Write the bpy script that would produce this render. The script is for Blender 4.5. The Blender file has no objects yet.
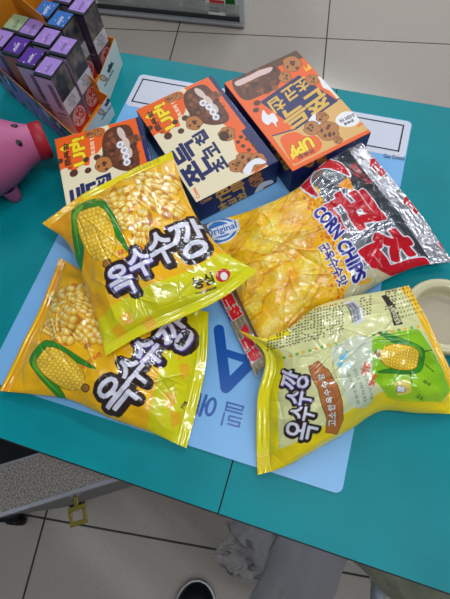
import bpy, math, random
import numpy as np
from mathutils import Vector, Matrix

# ------------------------------------------------------------------ camera, world, light, exposure
SC = bpy.context.scene
COL = SC.collection
FPX = 436.97
CXP, CYP = 225.0, 299.5
RM = np.array([[0.95438452, -0.24825675, 0.16588786],
               [0.29227603, 0.8903418, -0.3490934],
               [-0.0610321, 0.38165438, 0.92228793]])
CAM = np.array([0.33132135, -0.01286407, 0.49433562])
cd = bpy.data.cameras.new('camera')
cam = bpy.data.objects.new('camera', cd)
COL.objects.link(cam)
cd.sensor_fit = 'VERTICAL'
cd.sensor_height = 36.0
cd.lens = FPX / 599.0 * 36.0
cd.clip_start = 0.02
cam.matrix_world = Matrix([[*RM[0], CAM[0]], [*RM[1], CAM[1]], [*RM[2], CAM[2]], [0, 0, 0, 1]])
SC.camera = cam

SC.view_settings.view_transform = 'Standard'
SC.view_settings.look = 'None'
SC.view_settings.gamma = 1.0
SC.view_settings.exposure = -0.16
SC.view_settings.use_curve_mapping = False

W = bpy.data.worlds.new('shop_light')
SC.world = W
W.use_nodes = True
bgn = W.node_tree.nodes['Background']
bgn.inputs['Color'].default_value = (0.80, 0.90, 1.0, 1)
bgn.inputs['Strength'].default_value = 0.15

def tube(x, y, z, ang, L, power, w=0.05, col=(0.93, 0.97, 1.0)):
    l = bpy.data.lights.new('ceiling_tube', 'AREA')
    l.shape = 'RECTANGLE'; l.size = L; l.size_y = w
    l.energy = power; l.color = col
    o = bpy.data.objects.new('ceiling_tube', l)
    o.location = (x, y, z); o.rotation_euler = (0, 0, math.radians(ang))
    COL.objects.link(o)
TA = -20
for (x, y, p) in [(-0.55, -0.92, 2), (0.9, -1.35, 5), (-1.3, 0.9, 4), (0.62, 0.0, 14), (1.7, -0.2, 12),
                  (-0.2, 2.2, 22), (1.4, 2.0, 20), (-1.6, 3.9, 38), (0.3, 4.0, 38), (2.2, 4.0, 38)]:
    tube(x, y, 1.9, TA, 1.2, p)

# ------------------------------------------------------------------ helpers
def unp(px, py, z=0.0):
    d = RM @ np.array([(px - CXP) / FPX, -(py - CYP) / FPX, -1.0])
    t = (z - CAM[2]) / d[2]
    return CAM + t * d

def projP(P):
    q = (np.asarray(P, float) - CAM) @ RM
    return np.stack([CXP + FPX * q[..., 0] / -q[..., 2], CYP - FPX * q[..., 1] / -q[..., 2]], -1)

def lin(c):
    c = np.asarray(c, float) / 255.0
    return np.where(c <= 0.04045, c / 12.92, ((c + 0.055) / 1.055) ** 2.4)

def L4(c):
    return (*[float(v) for v in lin(c)], 1.0)

def meta(o, label=None, cat=None, group=None, kind=None):
    if label: o['label'] = label
    if cat: o['category'] = cat
    if group: o['group'] = group
    if kind: o['kind'] = kind
    return o

def empty(name, loc, rz=0.0, **k):
    o = bpy.data.objects.new(name, None)
    o.location = loc; o.rotation_euler = (0, 0, rz)
    o.empty_display_size = 0.02
    COL.objects.link(o)
    return meta(o, **k)

def mesh_np(name, V, F, mats, smooth=True, colr=None, met=None, parent=None, fm=None):
    V = np.asarray(V, np.float64); F = np.asarray(F, np.int32)
    me = bpy.data.meshes.new(name)
    me.vertices.add(len(V)); me.vertices.foreach_set('co', V.ravel())
    k = F.shape[1]
    me.loops.add(F.size); me.loops.foreach_set('vertex_index', F.ravel())
    me.polygons.add(len(F))
    me.polygons.foreach_set('loop_start', np.arange(0, F.size, k, dtype=np.int32))
    me.polygons.foreach_set('use_smooth', np.full(len(F), smooth, dtype=bool))
    if fm is not None: me.polygons.foreach_set('material_index', np.asarray(fm, np.int32))
    me.update(calc_edges=True)
    if colr is not None:
        a = me.color_attributes.new('Print', 'FLOAT_COLOR', 'POINT')
        c = np.ones((len(V), 4)); c[:, :3] = colr
        if met is not None: c[:, 3] = met
        else: c[:, 3] = 0
        a.data.foreach_set('color', c.ravel())
    for m in (mats if isinstance(mats, (list, tuple)) else [mats]): me.materials.append(m)
    o = bpy.data.objects.new(name, me)
    COL.objects.link(o)
    if parent is not None: o.parent = parent
    return o

class MB:
    """collects shapes in python lists, builds ONE mesh object"""
    def __init__(s): s.v = []; s.f = []; s.m = []; s.M = Matrix()
    def add(s, vs, fs, mi=0):
        b = len(s.v)
        s.v += [tuple(s.M @ Vector(v)) for v in vs]
        s.f += [tuple(b + i for i in f) for f in fs]; s.m += [mi] * len(fs)
    def box(s, x0, x1, y0, y1, z0, z1, mi=0):
        s.add([(x0, y0, z0), (x1, y0, z0), (x1, y1, z0), (x0, y1, z0), (x0, y0, z1), (x1, y0, z1), (x1, y1, z1), (x0, y1, z1)],
              [(0, 3, 2, 1), (4, 5, 6, 7), (0, 1, 5, 4), (1, 2, 6, 5), (2, 3, 7, 6), (3, 0, 4, 7)], mi)
    def prism(s, pts, z0, z1, mi=0):
        n = len(pts)
        s.add([(*p, z0) for p in pts] + [(*p, z1) for p in pts],
              [tuple(range(n))[::-1], tuple(range(n, 2 * n))] + [(i, (i + 1) % n, n + (i + 1) % n, n + i) for i in range(n)], mi)
    def lathe(s, prof, n=32, mi=0, axis=None):
        """prof: (r, z) list, around Z of s.M"""
        vs = []; fs = []
        for (r, z) in prof:
            for k in range(n):
                a = 2 * math.pi * k / n
                vs.append((r * math.cos(a), r * math.sin(a), z))
        for i in range(len(prof) - 1):
            for k in range(n):
                k2 = (k + 1) % n
                fs.append((i * n + k, i * n + k2, (i + 1) * n + k2, (i + 1) * n + k))
        s.add(vs, fs, mi)
    def build(s, name, mats, parent=None, smooth=False, bevel=0, seg=2, auto=None, subsurf=0):
        me = bpy.data.meshes.new(name)
        me.from_pydata(s.v, [], s.f)
        for m in (mats if isinstance(mats, (list, tuple)) else [mats]): me.materials.append(m)
        me.polygons.foreach_set('material_index', s.m)
        me.polygons.foreach_set('use_smooth', [smooth] * len(s.f))
        me.update()
        o = bpy.data.objects.new(name, me); COL.objects.link(o)
        if parent is not None: o.parent = parent
        if bevel:
            b = o.modifiers.new('bevel', 'BEVEL'); b.width = bevel; b.segments = seg; b.limit_method = 'ANGLE'
        if subsurf:
            b = o.modifiers.new('sub', 'SUBSURF'); b.levels = b.render_levels = subsurf
        return o

def mat(name, col, rough=0.5, metal=0.0, coat=0.0, spec=0.35, noise=None, bump=None, trans=0, alpha=None, sub=0):
    m = bpy.data.materials.new(name); m.use_nodes = True
    nt = m.node_tree; p = nt.nodes['Principled BSDF']
    p.inputs['Base Color'].default_value = L4(col)
    p.inputs['Roughness'].default_value = rough
    p.inputs['Metallic'].default_value = metal
    p.inputs['Coat Weight'].default_value = coat
    p.inputs['Specular IOR Level'].default_value = spec
    p.inputs['Transmission Weight'].default_value = trans
    if sub: p.inputs['Subsurface Weight'].default_value = sub; p.inputs['Subsurface Scale'].default_value = 0.01
    tc = nt.nodes.new('ShaderNodeTexCoord')
    if noise:     # (scale, colour2, low, high)
        n = nt.nodes.new('ShaderNodeTexNoise'); n.inputs['Scale'].default_value = noise[0]; n.inputs['Detail'].default_value = 6
        nt.links.new(tc.outputs['Object'], n.inputs['Vector'])
        r = nt.nodes.new('ShaderNodeValToRGB')
        r.color_ramp.elements[0].position = noise[2]; r.color_ramp.elements[0].color = L4(col)
        r.color_ramp.elements[1].position = noise[3]; r.color_ramp.elements[1].color = L4(noise[1])
        nt.links.new(n.outputs['Fac'], r.inputs['Fac']); nt.links.new(r.outputs['Color'], p.inputs['Base Color'])
    if bump:
        n = nt.nodes.new('ShaderNodeTexNoise'); n.inputs['Scale'].default_value = bump[0]; n.inputs['Detail'].default_value = 4
        nt.links.new(tc.outputs['Object'], n.inputs['Vector'])
        b = nt.nodes.new('ShaderNodeBump'); b.inputs['Strength'].default_value = bump[1]; b.inputs['Distance'].default_value = bump[2]
        nt.links.new(n.outputs['Fac'], b.inputs['Height']); nt.links.new(b.outputs['Normal'], p.inputs['Normal'])
    return m

def print_mat(name, rough=0.4, coat=0.0, bump=None, spec=0.5, coatrough=0.05):
    m = bpy.data.materials.new(name); m.use_nodes = True
    nt = m.node_tree; p = nt.nodes['Principled BSDF']
    a = nt.nodes.new('ShaderNodeAttribute'); a.attribute_name = 'Print'
    nt.links.new(a.outputs['Color'], p.inputs['Base Color'])
    nt.links.new(a.outputs['Alpha'], p.inputs['Metallic'])
    p.inputs['Roughness'].default_value = rough
    p.inputs['Coat Weight'].default_value = coat
    p.inputs['Coat Roughness'].default_value = coatrough
    p.inputs['Specular IOR Level'].default_value = spec
    if bump:
        tc = nt.nodes.new('ShaderNodeTexCoord')
        n = nt.nodes.new('ShaderNodeTexNoise'); n.inputs['Scale'].default_value = bump[0]; n.inputs['Detail'].default_value = 3
        nt.links.new(tc.outputs['Object'], n.inputs['Vector'])
        b = nt.nodes.new('ShaderNodeBump'); b.inputs['Strength'].default_value = bump[1]; b.inputs['Distance'].default_value = bump[2]
        nt.links.new(n.outputs['Fac'], b.inputs['Height']); nt.links.new(b.outputs['Normal'], p.inputs['Normal']); nt.links.new(b.outputs['Normal'], p.inputs['Coat Normal'])
    return m

# ---- noise on numpy grids
def vnoise(x, y, seed):
    rng = np.random.default_rng(seed)
    T = rng.random((64, 64))
    xi = np.floor(x).astype(int); yi = np.floor(y).astype(int)
    fx = x - xi; fy = y - yi
    fx = fx * fx * (3 - 2 * fx); fy = fy * fy * (3 - 2 * fy)
    g = lambda a, b: T[a % 64, b % 64]
    return (g(xi, yi) * (1 - fx) + g(xi + 1, yi) * fx) * (1 - fy) + (g(xi, yi + 1) * (1 - fx) + g(xi + 1, yi + 1) * fx) * fy
def fbm(x, y, seed, o=4):
    s = 0; a = 0.5
    for i in range(o):
        s = s + a * vnoise(x * 2 ** i, y * 2 ** i, seed + i); a *= 0.5
    return s

# ---- glyphs
_gl = {}
def glyph_tris(txt):
    if txt in _gl: return _gl[txt]
    cu = bpy.data.curves.new('t', 'FONT'); cu.body = txt; cu.resolution_u = 3
    o = bpy.data.objects.new('t', cu); COL.objects.link(o)
    bpy.context.view_layer.update()
    dg = bpy.context.evaluated_depsgraph_get()
    me = bpy.data.meshes.new_from_object(o.evaluated_get(dg))
    me.calc_loop_triangles()
    V = np.array([v.co[:2] for v in me.vertices]) if len(me.vertices) else np.zeros((0, 2))
    T = np.array([t.vertices[:] for t in me.loop_triangles], int).reshape(-1, 3)
    bpy.data.objects.remove(o); bpy.data.curves.remove(cu); bpy.data.meshes.remove(me)
    mn = V.min(0); mx = V.max(0)
    P = (V - mn) / (mx - mn)
    _gl[txt] = (P, T, (mx - mn)[0] / (mx - mn)[1])
    return _gl[txt]

def dilate(m, r):
    for i in range(int(round(r))):
        n = m.copy()
        n[1:] |= m[:-1]; n[:-1] |= m[1:]; n[:, 1:] |= m[:, :-1]; n[:, :-1] |= m[:, 1:]
        if i % 2:
            n[1:, 1:] |= m[:-1, :-1]; n[:-1, :-1] |= m[1:, 1:]; n[1:, :-1] |= m[:-1, 1:]; n[:-1, 1:] |= m[1:, :-1]
        m = n
    return m

class Surf:
    """a grid of surface points (rows v, columns u) and a print of twice its resolution"""
    def __init__(s, P, base=(255, 255, 255)):
        s.P = P; s.M, s.N = P.shape[:2]
        s.c = np.zeros((s.M * 2, s.N * 2, 4)); s.c[..., :3] = lin(base)
        s.uv = projP(P)
        s.Y, s.X = np.mgrid[0:s.M * 2, 0:s.N * 2]
    def reproj(s, P): s.P = P; s.uv = projP(P)
    def loc(s, x, y):
        d = (s.uv[..., 0] - x) ** 2 + (s.uv[..., 1] - y) ** 2
        i = int(d.argmin()); r, c = divmod(i, s.N)
        # first-order refinement, also extrapolates slightly past the rim
        r2 = min(max(r, 1), s.M - 2); c2 = min(max(c, 1), s.N - 2)
        du = (s.uv[r2, c2 + 1] - s.uv[r2, c2 - 1]) / 2; dv = (s.uv[r2 + 1, c2] - s.uv[r2 - 1, c2]) / 2
        A = np.array([du, dv]).T
        try:
            e = np.linalg.solve(A, np.array([x, y]) - s.uv[r, c])
        except Exception:
            e = np.zeros(2)
        e = np.clip(e, -12, 12)
        return np.array([(c + e[0]) * 2 + 0.5, (r + e[1]) * 2 + 0.5])
    def cells(s, pts): return np.array([s.loc(*p) for p in pts])
    def put(s, mask, col, a=1.0, met=0.0):
        y0, x0, m = mask
        if m.size == 0: return
        t = s.c[y0:y0 + m.shape[0], x0:x0 + m.shape[1]]
        c = np.array([*lin(col), met])
        w = (m.astype(float) * a)[..., None]
        t[:] = t * (1 - w) + c * w
    def win(s, pts, pad=0):
        x0 = max(int(pts[:, 0].min()) - pad, 0); x1 = min(int(pts[:, 0].max()) + pad + 2, s.N * 2)
        y0 = max(int(pts[:, 1].min()) - pad, 0); y1 = min(int(pts[:, 1].max()) + pad + 2, s.M * 2)
        return x0, max(x1, x0), y0, max(y1, y0)
    def pmask(s, q, pad=0):
        q = np.asarray(q, float)
        x0, x1, y0, y1 = s.win(q, pad)
        Y, X = np.mgrid[y0:y1, x0:x1]
        m = np.zeros(X.shape, bool)
        n = len(q)
        for i in range(n):
            ax, ay = q[i]; bx, by = q[(i + 1) % n]
            if ay == by: continue
            cnd = (ay > Y) != (by > Y)
            m ^= cnd & (X < (bx - ax) * (Y - ay) / (by - ay) + ax)
        return (y0, x0, m)
    def poly(s, pts, col, a=1.0, met=0.0, smooth=False, grow=0):
        pts = np.array(pts, float)
        if smooth:
            n = len(pts); out = []
            for i in range(n):
                p0, p1, p2, p3 = pts[i - 1], pts[i], pts[(i + 1) % n], pts[(i + 2) % n]
                for t in (0, .25, .5, .75):
                    out.append(0.5 * ((2 * p1) + (-p0 + p2) * t + (2 * p0 - 5 * p1 + 4 * p2 - p3) * t * t + (-p0 + 3 * p1 - 3 * p2 + p3) * t ** 3))
            pts = np.array(out)
        mk = s.pmask(s.cells(pts), grow + 1)
        if grow: mk = (mk[0], mk[1], dilate(mk[2], grow))
        s.put(mk, col, a, met)
        return mk
    def ell(s, x, y, w, h, ang, col, a=1.0, met=0.0, soft=False):
        c = s.loc(x, y)
        r = math.radians(ang)
        e1 = (s.loc(x + w * .25 * math.cos(r), y - w * .25 * math.sin(r)) - c) * 2
        e2 = (s.loc(x - h * .25 * math.sin(r), y - h * .25 * math.cos(r)) - c) * 2
        A = np.array([e1, e2]).T
        if abs(np.linalg.det(A)) < 1e-6: return
        R = np.abs(A).sum(1)
        x0 = max(int(c[0] - R[0]), 0); x1 = min(int(c[0] + R[0]) + 2, s.N * 2); y0 = max(int(c[1] - R[1]), 0); y1 = min(int(c[1] + R[1]) + 2, s.M * 2)
        if x1 <= x0 or y1 <= y0: return
        Y, X = np.mgrid[y0:y1, x0:x1]
        Ai = np.linalg.inv(A)
        U = Ai[0, 0] * (X - c[0]) + Ai[0, 1] * (Y - c[1]); V = Ai[1, 0] * (X - c[0]) + Ai[1, 1] * (Y - c[1])
        d = U * U + V * V
        m = (d < 1).astype(float)
        if soft: m = np.clip(1 - d, 0, 1)
        s.put((y0, x0, m), col, a, met)
    def line(s, pts, w, col, a=1.0, met=0.0):
        pts = [np.array(p, float) for p in pts]
        for p, q in zip(pts[:-1], pts[1:]):
            d = q - p; n = np.array([-d[1], d[0]]) / (np.linalg.norm(d) + 1e-9) * w / 2
            s.poly([p + n, q + n, q - n, p - n], col, a, met)
    def text(s, txt, x, y, w, h, ang, col, bold=0, outline=(), shear=0.0, met=0.0, a=1.0):
        """text whose box is centred at photo point x,y, w wide along the reading direction ang, h high"""
        P, T, _ = glyph_tris(txt)
        if len(T) == 0: return
        r = math.radians(ang)
        ex = np.array([math.cos(r), -math.sin(r)]); ey = np.array([-math.sin(r), -math.cos(r)])
        ey = ey + ex * shear
        c = s.loc(x, y)
        k = 0.5
        e1 = (s.loc(*(np.array([x, y]) + ex * w * k / 2)) - s.loc(*(np.array([x, y]) - ex * w * k / 2))) / k
        e2 = (s.loc(*(np.array([x, y]) + ey * h * k / 2)) - s.loc(*(np.array([x, y]) - ey * h * k / 2))) / k
        Q = c + (P[:, :1] - .5) * e1 + (P[:, 1:] - .5) * e2
        pad = int(max([bold] + [o[0] for o in outline])) + 3
        x0, x1, y0, y1 = s.win(Q, pad)
        if x1 - x0 < 2 or y1 - y0 < 2: return
        m = np.zeros((y1 - y0, x1 - x0), bool)
        for t in T:
            a_, b_, c_ = Q[t[0]], Q[t[1]], Q[t[2]]
            mnx = int(max(min(a_[0], b_[0], c_[0]) - x0, 0)); mxx = int(min(max(a_[0], b_[0], c_[0]) - x0 + 2, m.shape[1]))
            mny = int(max(min(a_[1], b_[1], c_[1]) - y0, 0)); mxy = int(min(max(a_[1], b_[1], c_[1]) - y0 + 2, m.shape[0]))
            if mxx <= mnx or mxy <= mny: continue
            Yg, Xg = np.mgrid[mny:mxy, mnx:mxx]; Xg = Xg + x0; Yg = Yg + y0
            d = (b_[1] - c_[1]) * (a_[0] - c_[0]) + (c_[0] - b_[0]) * (a_[1] - c_[1])
            if abs(d) < 1e-9: continue
            l1 = ((b_[1] - c_[1]) * (Xg - c_[0]) + (c_[0] - b_[0]) * (Yg - c_[1])) / d
            l2 = ((c_[1] - a_[1]) * (Xg - c_[0]) + (a_[0] - c_[0]) * (Yg - c_[1])) / d
            m[mny:mxy, mnx:mxx] |= (l1 >= -.02) & (l2 >= -.02) & (l1 + l2 <= 1.02)
        for (rr, oc) in sorted(outline, key=lambda o: -o[0]):
            s.put((y0, x0, dilate(m, rr)), oc, a, 0)
        s.put((y0, x0, dilate(m, bold)), col, a, met)
    def modulate(s, fx, fy, seed, amt, o=3):
        n = fbm(s.X / s.N / 2 * fx, s.Y / s.M / 2 * fy, seed, o)
        s.c[..., :3] *= (1 + (n - .45) * amt)[..., None]
    def final(s):
        c = s.c.reshape(s.M, 2, s.N, 2, 4).mean((1, 3))
        return np.clip(c, 0, 1)

def grid_faces(M, N, off=0, flip=False):
    i = np.arange(M * N).reshape(M, N) + off
    f = np.stack([i[:-1, :-1], i[1:, :-1], i[1:, 1:], i[:-1, 1:]], -1).reshape(-1, 4)
    return f[:, ::-1] if flip else f

# ------------------------------------------------------------------ materials
M_tile = bpy.data.materials.new('floor_tile'); M_tile.use_nodes = True
def tile_nodes():
    nt = M_tile.node_tree; p = nt.nodes['Principled BSDF']; N = nt.nodes.new; Lk = nt.links.new
    tc = N('ShaderNodeTexCoord'); mp = N('ShaderNodeMapping')
    mp.inputs['Rotation'].default_value = (0, 0, -math.radians(8.5))
    Lk(tc.outputs['Object'], mp.inputs['Vector'])
    sx = N('ShaderNodeSeparateXYZ'); Lk(mp.outputs['Vector'], sx.inputs['Vector'])
    masks = []
    for ax, off in (('X', 0.19), ('Y', 0.23)):
        a = N('ShaderNodeMath'); a.operation = 'ADD'; a.inputs[1].default_value = off + 60.0; Lk(sx.outputs[ax], a.inputs[0])
        b = N('ShaderNodeMath'); b.operation = 'PINGPONG'; b.inputs[1].default_value = 0.3; Lk(a.outputs[0], b.inputs[0])
        c = N('ShaderNodeMath'); c.operation = 'LESS_THAN'; c.inputs[1].default_value = 0.0025; Lk(b.outputs[0], c.inputs[0])
        masks.append(c)
    mx = N('ShaderNodeMath'); mx.operation = 'MAXIMUM'; Lk(masks[0].outputs[0], mx.inputs[0]); Lk(masks[1].outputs[0], mx.inputs[1])
    n = N('ShaderNodeTexNoise'); n.inputs['Scale'].default_value = 420; n.inputs['Detail'].default_value = 5; Lk(tc.outputs['Object'], n.inputs['Vector'])
    r = N('ShaderNodeValToRGB'); r.color_ramp.elements[0].position = .35; r.color_ramp.elements[1].position = .7
    r.color_ramp.elements[0].color = L4((156, 147, 140)); r.color_ramp.elements[1].color = L4((170, 161, 152)); Lk(n.outputs['Fac'], r.inputs['Fac'])
    mix = N('ShaderNodeMix'); mix.data_type = 'RGBA'; Lk(mx.outputs[0], mix.inputs['Factor']); Lk(r.outputs['Color'], mix.inputs['A'])
    mix.inputs['B'].default_value = L4((52, 48, 46)); Lk(mix.outputs['Result'], p.inputs['Base Color'])
    ro = N('ShaderNodeMath'); ro.operation = 'MULTIPLY_ADD'; ro.inputs[1].default_value = .5; ro.inputs[2].default_value = .16; p.inputs['Specular IOR Level'].default_value = .3; Lk(mx.outputs[0], ro.inputs[0]); Lk(ro.outputs[0], p.inputs['Roughness'])
tile_nodes()
M_teal = mat('teal_vinyl', (2, 124, 133), 0.42, noise=(9, (2, 136, 145), .35, .65), bump=(260, .25, .0006), coat=0.0, spec=0.14)
M_dark = mat('dark_band', (16, 22, 26), 0.6)
M_body = mat('counter_body', (120, 116, 110), 0.6)
M_mat = mat('pale_blue_sheet', (116, 172, 224), 0.34, coat=.0, noise=(3, (124, 180, 228), .3, .7))
M_matwhite = mat('white_print', (205, 208, 222), 0.25)
M_matblack = mat('black_print', (25, 28, 38), 0.3)
M_matblue = mat('blue_print', (0, 78, 162), 0.25)
M_film = print_mat('glossy_snack_film', 0.26, 1.0, bump=(60, .5, .003), spec=.4, coatrough=.05)
M_chipfilm = print_mat('metallised_snack_film', 0.24, 0.6, bump=(110, .6, .0026), coatrough=.04, spec=.25)
M_card = print_mat('printed_carton', 0.4, 0.08, spec=.3, coatrough=.25)
M_orange = mat('orange_card', (235, 150, 40), 0.6, noise=(20, (225, 138, 30), .3, .7))
M_pink = mat('pink_plastic', (186, 98, 142), 0.45, noise=(12, (178, 90, 134), .3, .7), sub=.1)
M_red = mat('dark_red_plastic', (160, 24, 44), 0.45)
M_black = mat('black_plastic', (14, 14, 17), 0.35)
M_cream = mat('cream_ceramic', (200, 192, 154), 0.3, coat=.3)
M_liquid = mat('clear_glaze', (180, 170, 148), 0.08, coat=.8, bump=(45, .5, .002))
M_speck = mat('speckled_grey_laminate', (96, 96, 92), 0.6, noise=(420, (158, 148, 142), .40, .62))
M_alu = mat('aluminium', (170, 172, 182), 0.3, metal=.8)
M_brass = mat('brass', (128, 116, 54), 0.32, metal=.9, noise=(80, (140, 122, 52), .4, .7))
M_chrome = mat('chrome', (200, 200, 205), 0.15, metal=1)
M_white = mat('white_enamel', (205, 208, 205), 0.35)
M_grey = mat('grey_enamel', (110, 112, 112), 0.4)
M_rail = mat('pale_grey_enamel', (150, 150, 154), 0.35)
M_kick = mat('dark_kick_plate', (62, 64, 66), 0.5)

def film_mat(name, col, alpha, rough=0.15, gl=0.25, bump=(18, .6, .01)):
    m = bpy.data.materials.new(name); m.use_nodes = True
    nt = m.node_tree; nt.nodes.remove(nt.nodes['Principled BSDF']); out = nt.nodes['Material Output']
    tr = nt.nodes.new('ShaderNodeBsdfTransparent'); tr.inputs['Color'].default_value = (0.96, 0.965, 0.975, 1)
    df = nt.nodes.new('ShaderNodeBsdfDiffuse'); df.inputs['Color'].default_value = L4(col)
    gs = nt.nodes.new('ShaderNodeBsdfGlossy'); gs.inputs['Roughness'].default_value = rough
    tc = nt.nodes.new('ShaderNodeTexCoord'); n = nt.nodes.new('ShaderNodeTexNoise'); n.inputs['Scale'].default_value = bump[0]; n.inputs['Detail'].default_value = 5
    nt.links.new(tc.outputs['Object'], n.inputs['Vector'])
    b = nt.nodes.new('ShaderNodeBump'); b.inputs['Strength'].default_value = bump[1]; b.inputs['Distance'].default_value = bump[2]
    nt.links.new(n.outputs['Fac'], b.inputs['Height']); nt.links.new(b.outputs['Normal'], gs.inputs['Normal'])
    m1 = nt.nodes.new('ShaderNodeMixShader'); m1.inputs[0].default_value = alpha
    m2 = nt.nodes.new('ShaderNodeMixShader')
    fr = nt.nodes.new('ShaderNodeFresnel'); fr.inputs['IOR'].default_value = 1.5; nt.links.new(b.outputs['Normal'], fr.inputs['Normal'])
    ml = nt.nodes.new('ShaderNodeMath'); ml.operation = 'MULTIPLY_ADD'; ml.inputs[1].default_value = 1.0; ml.inputs[2].default_value = gl * .2
    nt.links.new(fr.outputs[0], ml.inputs[0]); nt.links.new(ml.outputs[0], m2.inputs[0])
    nt.links.new(tr.outputs[0], m1.inputs[1]); nt.links.new(df.outputs[0], m1.inputs[2])
    nt.links.new(m1.outputs[0], m2.inputs[1]); nt.links.new(gs.outputs[0], m2.inputs[2]); nt.links.new(m2.outputs[0], out.inputs['Surface'])
    return m
M_clear = film_mat('clear_plastic_film', (226, 228, 240), .20, .14, .3, bump=(12, .6, .008))
M_frost = film_mat('frosted_plastic_film', (196, 198, 210), .36, .3, .1, bump=(10, .3, .006))
M_glass = film_mat('clear_rail', (210, 220, 220), .35, .08, .6, bump=(2, .05, .01))

# ------------------------------------------------------------------ large structure
FZ = -0.72
b = MB(); b.box(-4, 5, -2.5, 6.5, FZ - .02, FZ)
meta(b.build('floor', M_tile), kind='structure')

# service counter: two butted teal panels on a body
YB, YF = 0.548, -0.0549
SEAM = 0.5 * (unp(218, 515.6)[0] + unp(232, 462)[0])
ctr = empty('counter', (0.3, 0.25, FZ), label='teal topped shop counter running across the whole picture', cat='counter')
def cchild(mb, name, mats, **k):
    o = mb.build(name, mats, None, **k); o.parent = ctr; o.matrix_parent_inverse = Matrix.Translation((-0.3, -0.25, -FZ)); return o
for (x0, x1) in ((-1.3, SEAM - .0008), (SEAM + .0008, 1.7)):
    b = MB(); b.box(x0, x1, YF + .0015, YB - .0015, -.026, 0)
    cchild(b, 'counter_panel', M_teal)
b = MB(); b.box(-1.3, 1.7, YF, YF + .0015, -.028, -.0012); b.box(-1.3, 1.7, YB - .0015, YB, -.028, -.0012)
b.box(SEAM - .0008, SEAM + .0008, YF, YB, -.02, -.002)
cchild(b, 'edge_band', M_dark)
b = MB(); b.box(-1.25, 1.65, 0.16, YB - .03, FZ, -.028)
cchild(b, 'counter_body', M_body)

# ------------------------------------------------------------------ blue sheet under everything
MW, MD = 0.42, 0.5069
def rrect(x0, x1, y0, y1, r, n=6):
    p = []
    for (cx, cy, a0) in ((x1 - r, y1 - r, 0), (x0 + r, y1 - r, 90), (x0 + r, y0 + r, 180), (x1 - r, y0 + r, 270)):
        for k in range(n + 1):
            a = math.radians(a0 + 90 * k / n); p.append((cx + r * math.cos(a), cy + r * math.sin(a)))
    return p
def text_tris(mb, txt, org, ex, ey, z, mi, bold=0):
    P, T, _ = glyph_tris(txt)
    vs = [(org[0] + p[0] * ex[0] + p[1] * ey[0], org[1] + p[0] * ex[1] + p[1] * ey[1], z) for p in P]
    mb.add(vs, [tuple(t) for t in T], mi)
def flat(mb, pts, z, mi): mb.add([(*p, z) for p in pts], [tuple(range(len(pts)))], mi)
def px2(*pts): return [tuple(unp(*p)[:2]) for p in pts]
b = MB()
b.prism(rrect(0, MW, 0, MD, .008), 0.0003, .0016, 0)
zz = .0018
yw = unp(405, 158)[1]
flat(b, rrect(.001, MW - .001, unp(409, 160)[1], MD - .001, .007), zz, 1)
fx0, fx1 = .008, MW - .010; fy1 = MD - .009; fy0 = unp(405.6, 154.2)[1]
for (x0, x1, y0, y1) in ((fx0, fx1, fy1 - .0022, fy1), (fx0, fx1, fy0, fy0 + .0022), (fx0, fx0 + .0022, fy0, fy1), (fx1 - .0022, fx1, fy0, fy1)):
    flat(b, [(x0, y0), (x1, y0), (x1, y1), (x0, y1)], zz + .0002, 2)
# big upside-down A and heavy letters, thick strokes
def stroke(p, q, w, z=zz, mi=3):
    p = np.array(unp(*p)[:2]); q = np.array(unp(*q)[:2]); d = (q - p) / np.linalg.norm(q - p); n = np.array([-d[1], d[0]]) * w / 2
    pts = []
    for k in range(7):
        a = math.pi * k / 6; pts.append(tuple(q + n * math.cos(a) + d * w / 2 * math.sin(a)))
    for k in range(7):
        a = math.pi * k / 6; pts.append(tuple(p - n * math.cos(a) - d * w / 2 * math.sin(a)))
    flat(b, pts[::-1], z, mi)
stroke((219, 330), (226, 388), .0125); stroke((226, 388), (249, 365), .0125, zz + .0001); stroke((222, 352), (250, 361), .009, zz + .0002)
sw = .0036
for k, (p, q) in enumerate([((200.5, 395), (196.5, 413)), ((206.5, 396), (200, 415.5)), ((203, 405), (207, 406.3)), ]): stroke(p, q, sw, zz + .0001 * k)
cen = unp(211, 407)[:2]; A0 = unp(214, 397.5)[:2]; 
rad = np.linalg.norm(np.array(A0) - np.array(cen)); ad = (np.array(A0) - cen) / rad; bd = np.array([-ad[1], ad[0]])
ring = []
K = 24
for k in range(K):
    a = 2 * math.pi * k / K
    for rr, r2 in ((rad, .0062), (rad - .0034, .0028)):
        p = cen + ad * rr * math.cos(a) + bd * r2 * math.sin(a); ring.append((p[0], p[1], zz))
b.add(ring, [(2 * k, 2 * ((k + 1) % K), 2 * ((k + 1) % K) + 1, 2 * k + 1) for k in range(K)], 3)
for k, (p, q) in enumerate([((227, 402.5), (243.5, 407)), ((226.5, 406.5), (242, 410.8)), ((225.5, 410), (242, 414.3)), ((227.5, 402.5), (226, 409)), ((243.5, 407), (242, 411)),
             ((230, 416), (241.5, 419)), ((229.5, 416), (228.5, 420)), ((224.5, 413), (221.5, 425)), ((228.5, 420), (240, 423)), ((240, 423), (239, 426)), ((228, 424), (239, 427))]):
    stroke(p, q, .0021, zz + .0001 * (k % 5))
o0 = np.array(unp(383, 158.5)[:2]); o1 = np.array(unp(404, 161.5)[:2]); o2 = np.array(unp(383.6, 154.5)[:2])
text_tris(b, 'Gas Delete', o0, o1 - o0, o2 - o0, zz + .0004, 2)
meta(b.build('desk_mat', [M_mat, M_matwhite, M_matblack, M_matblue]), label='pale blue printed plastic sheet lying on the teal counter under the snacks', cat='desk mat')

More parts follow.
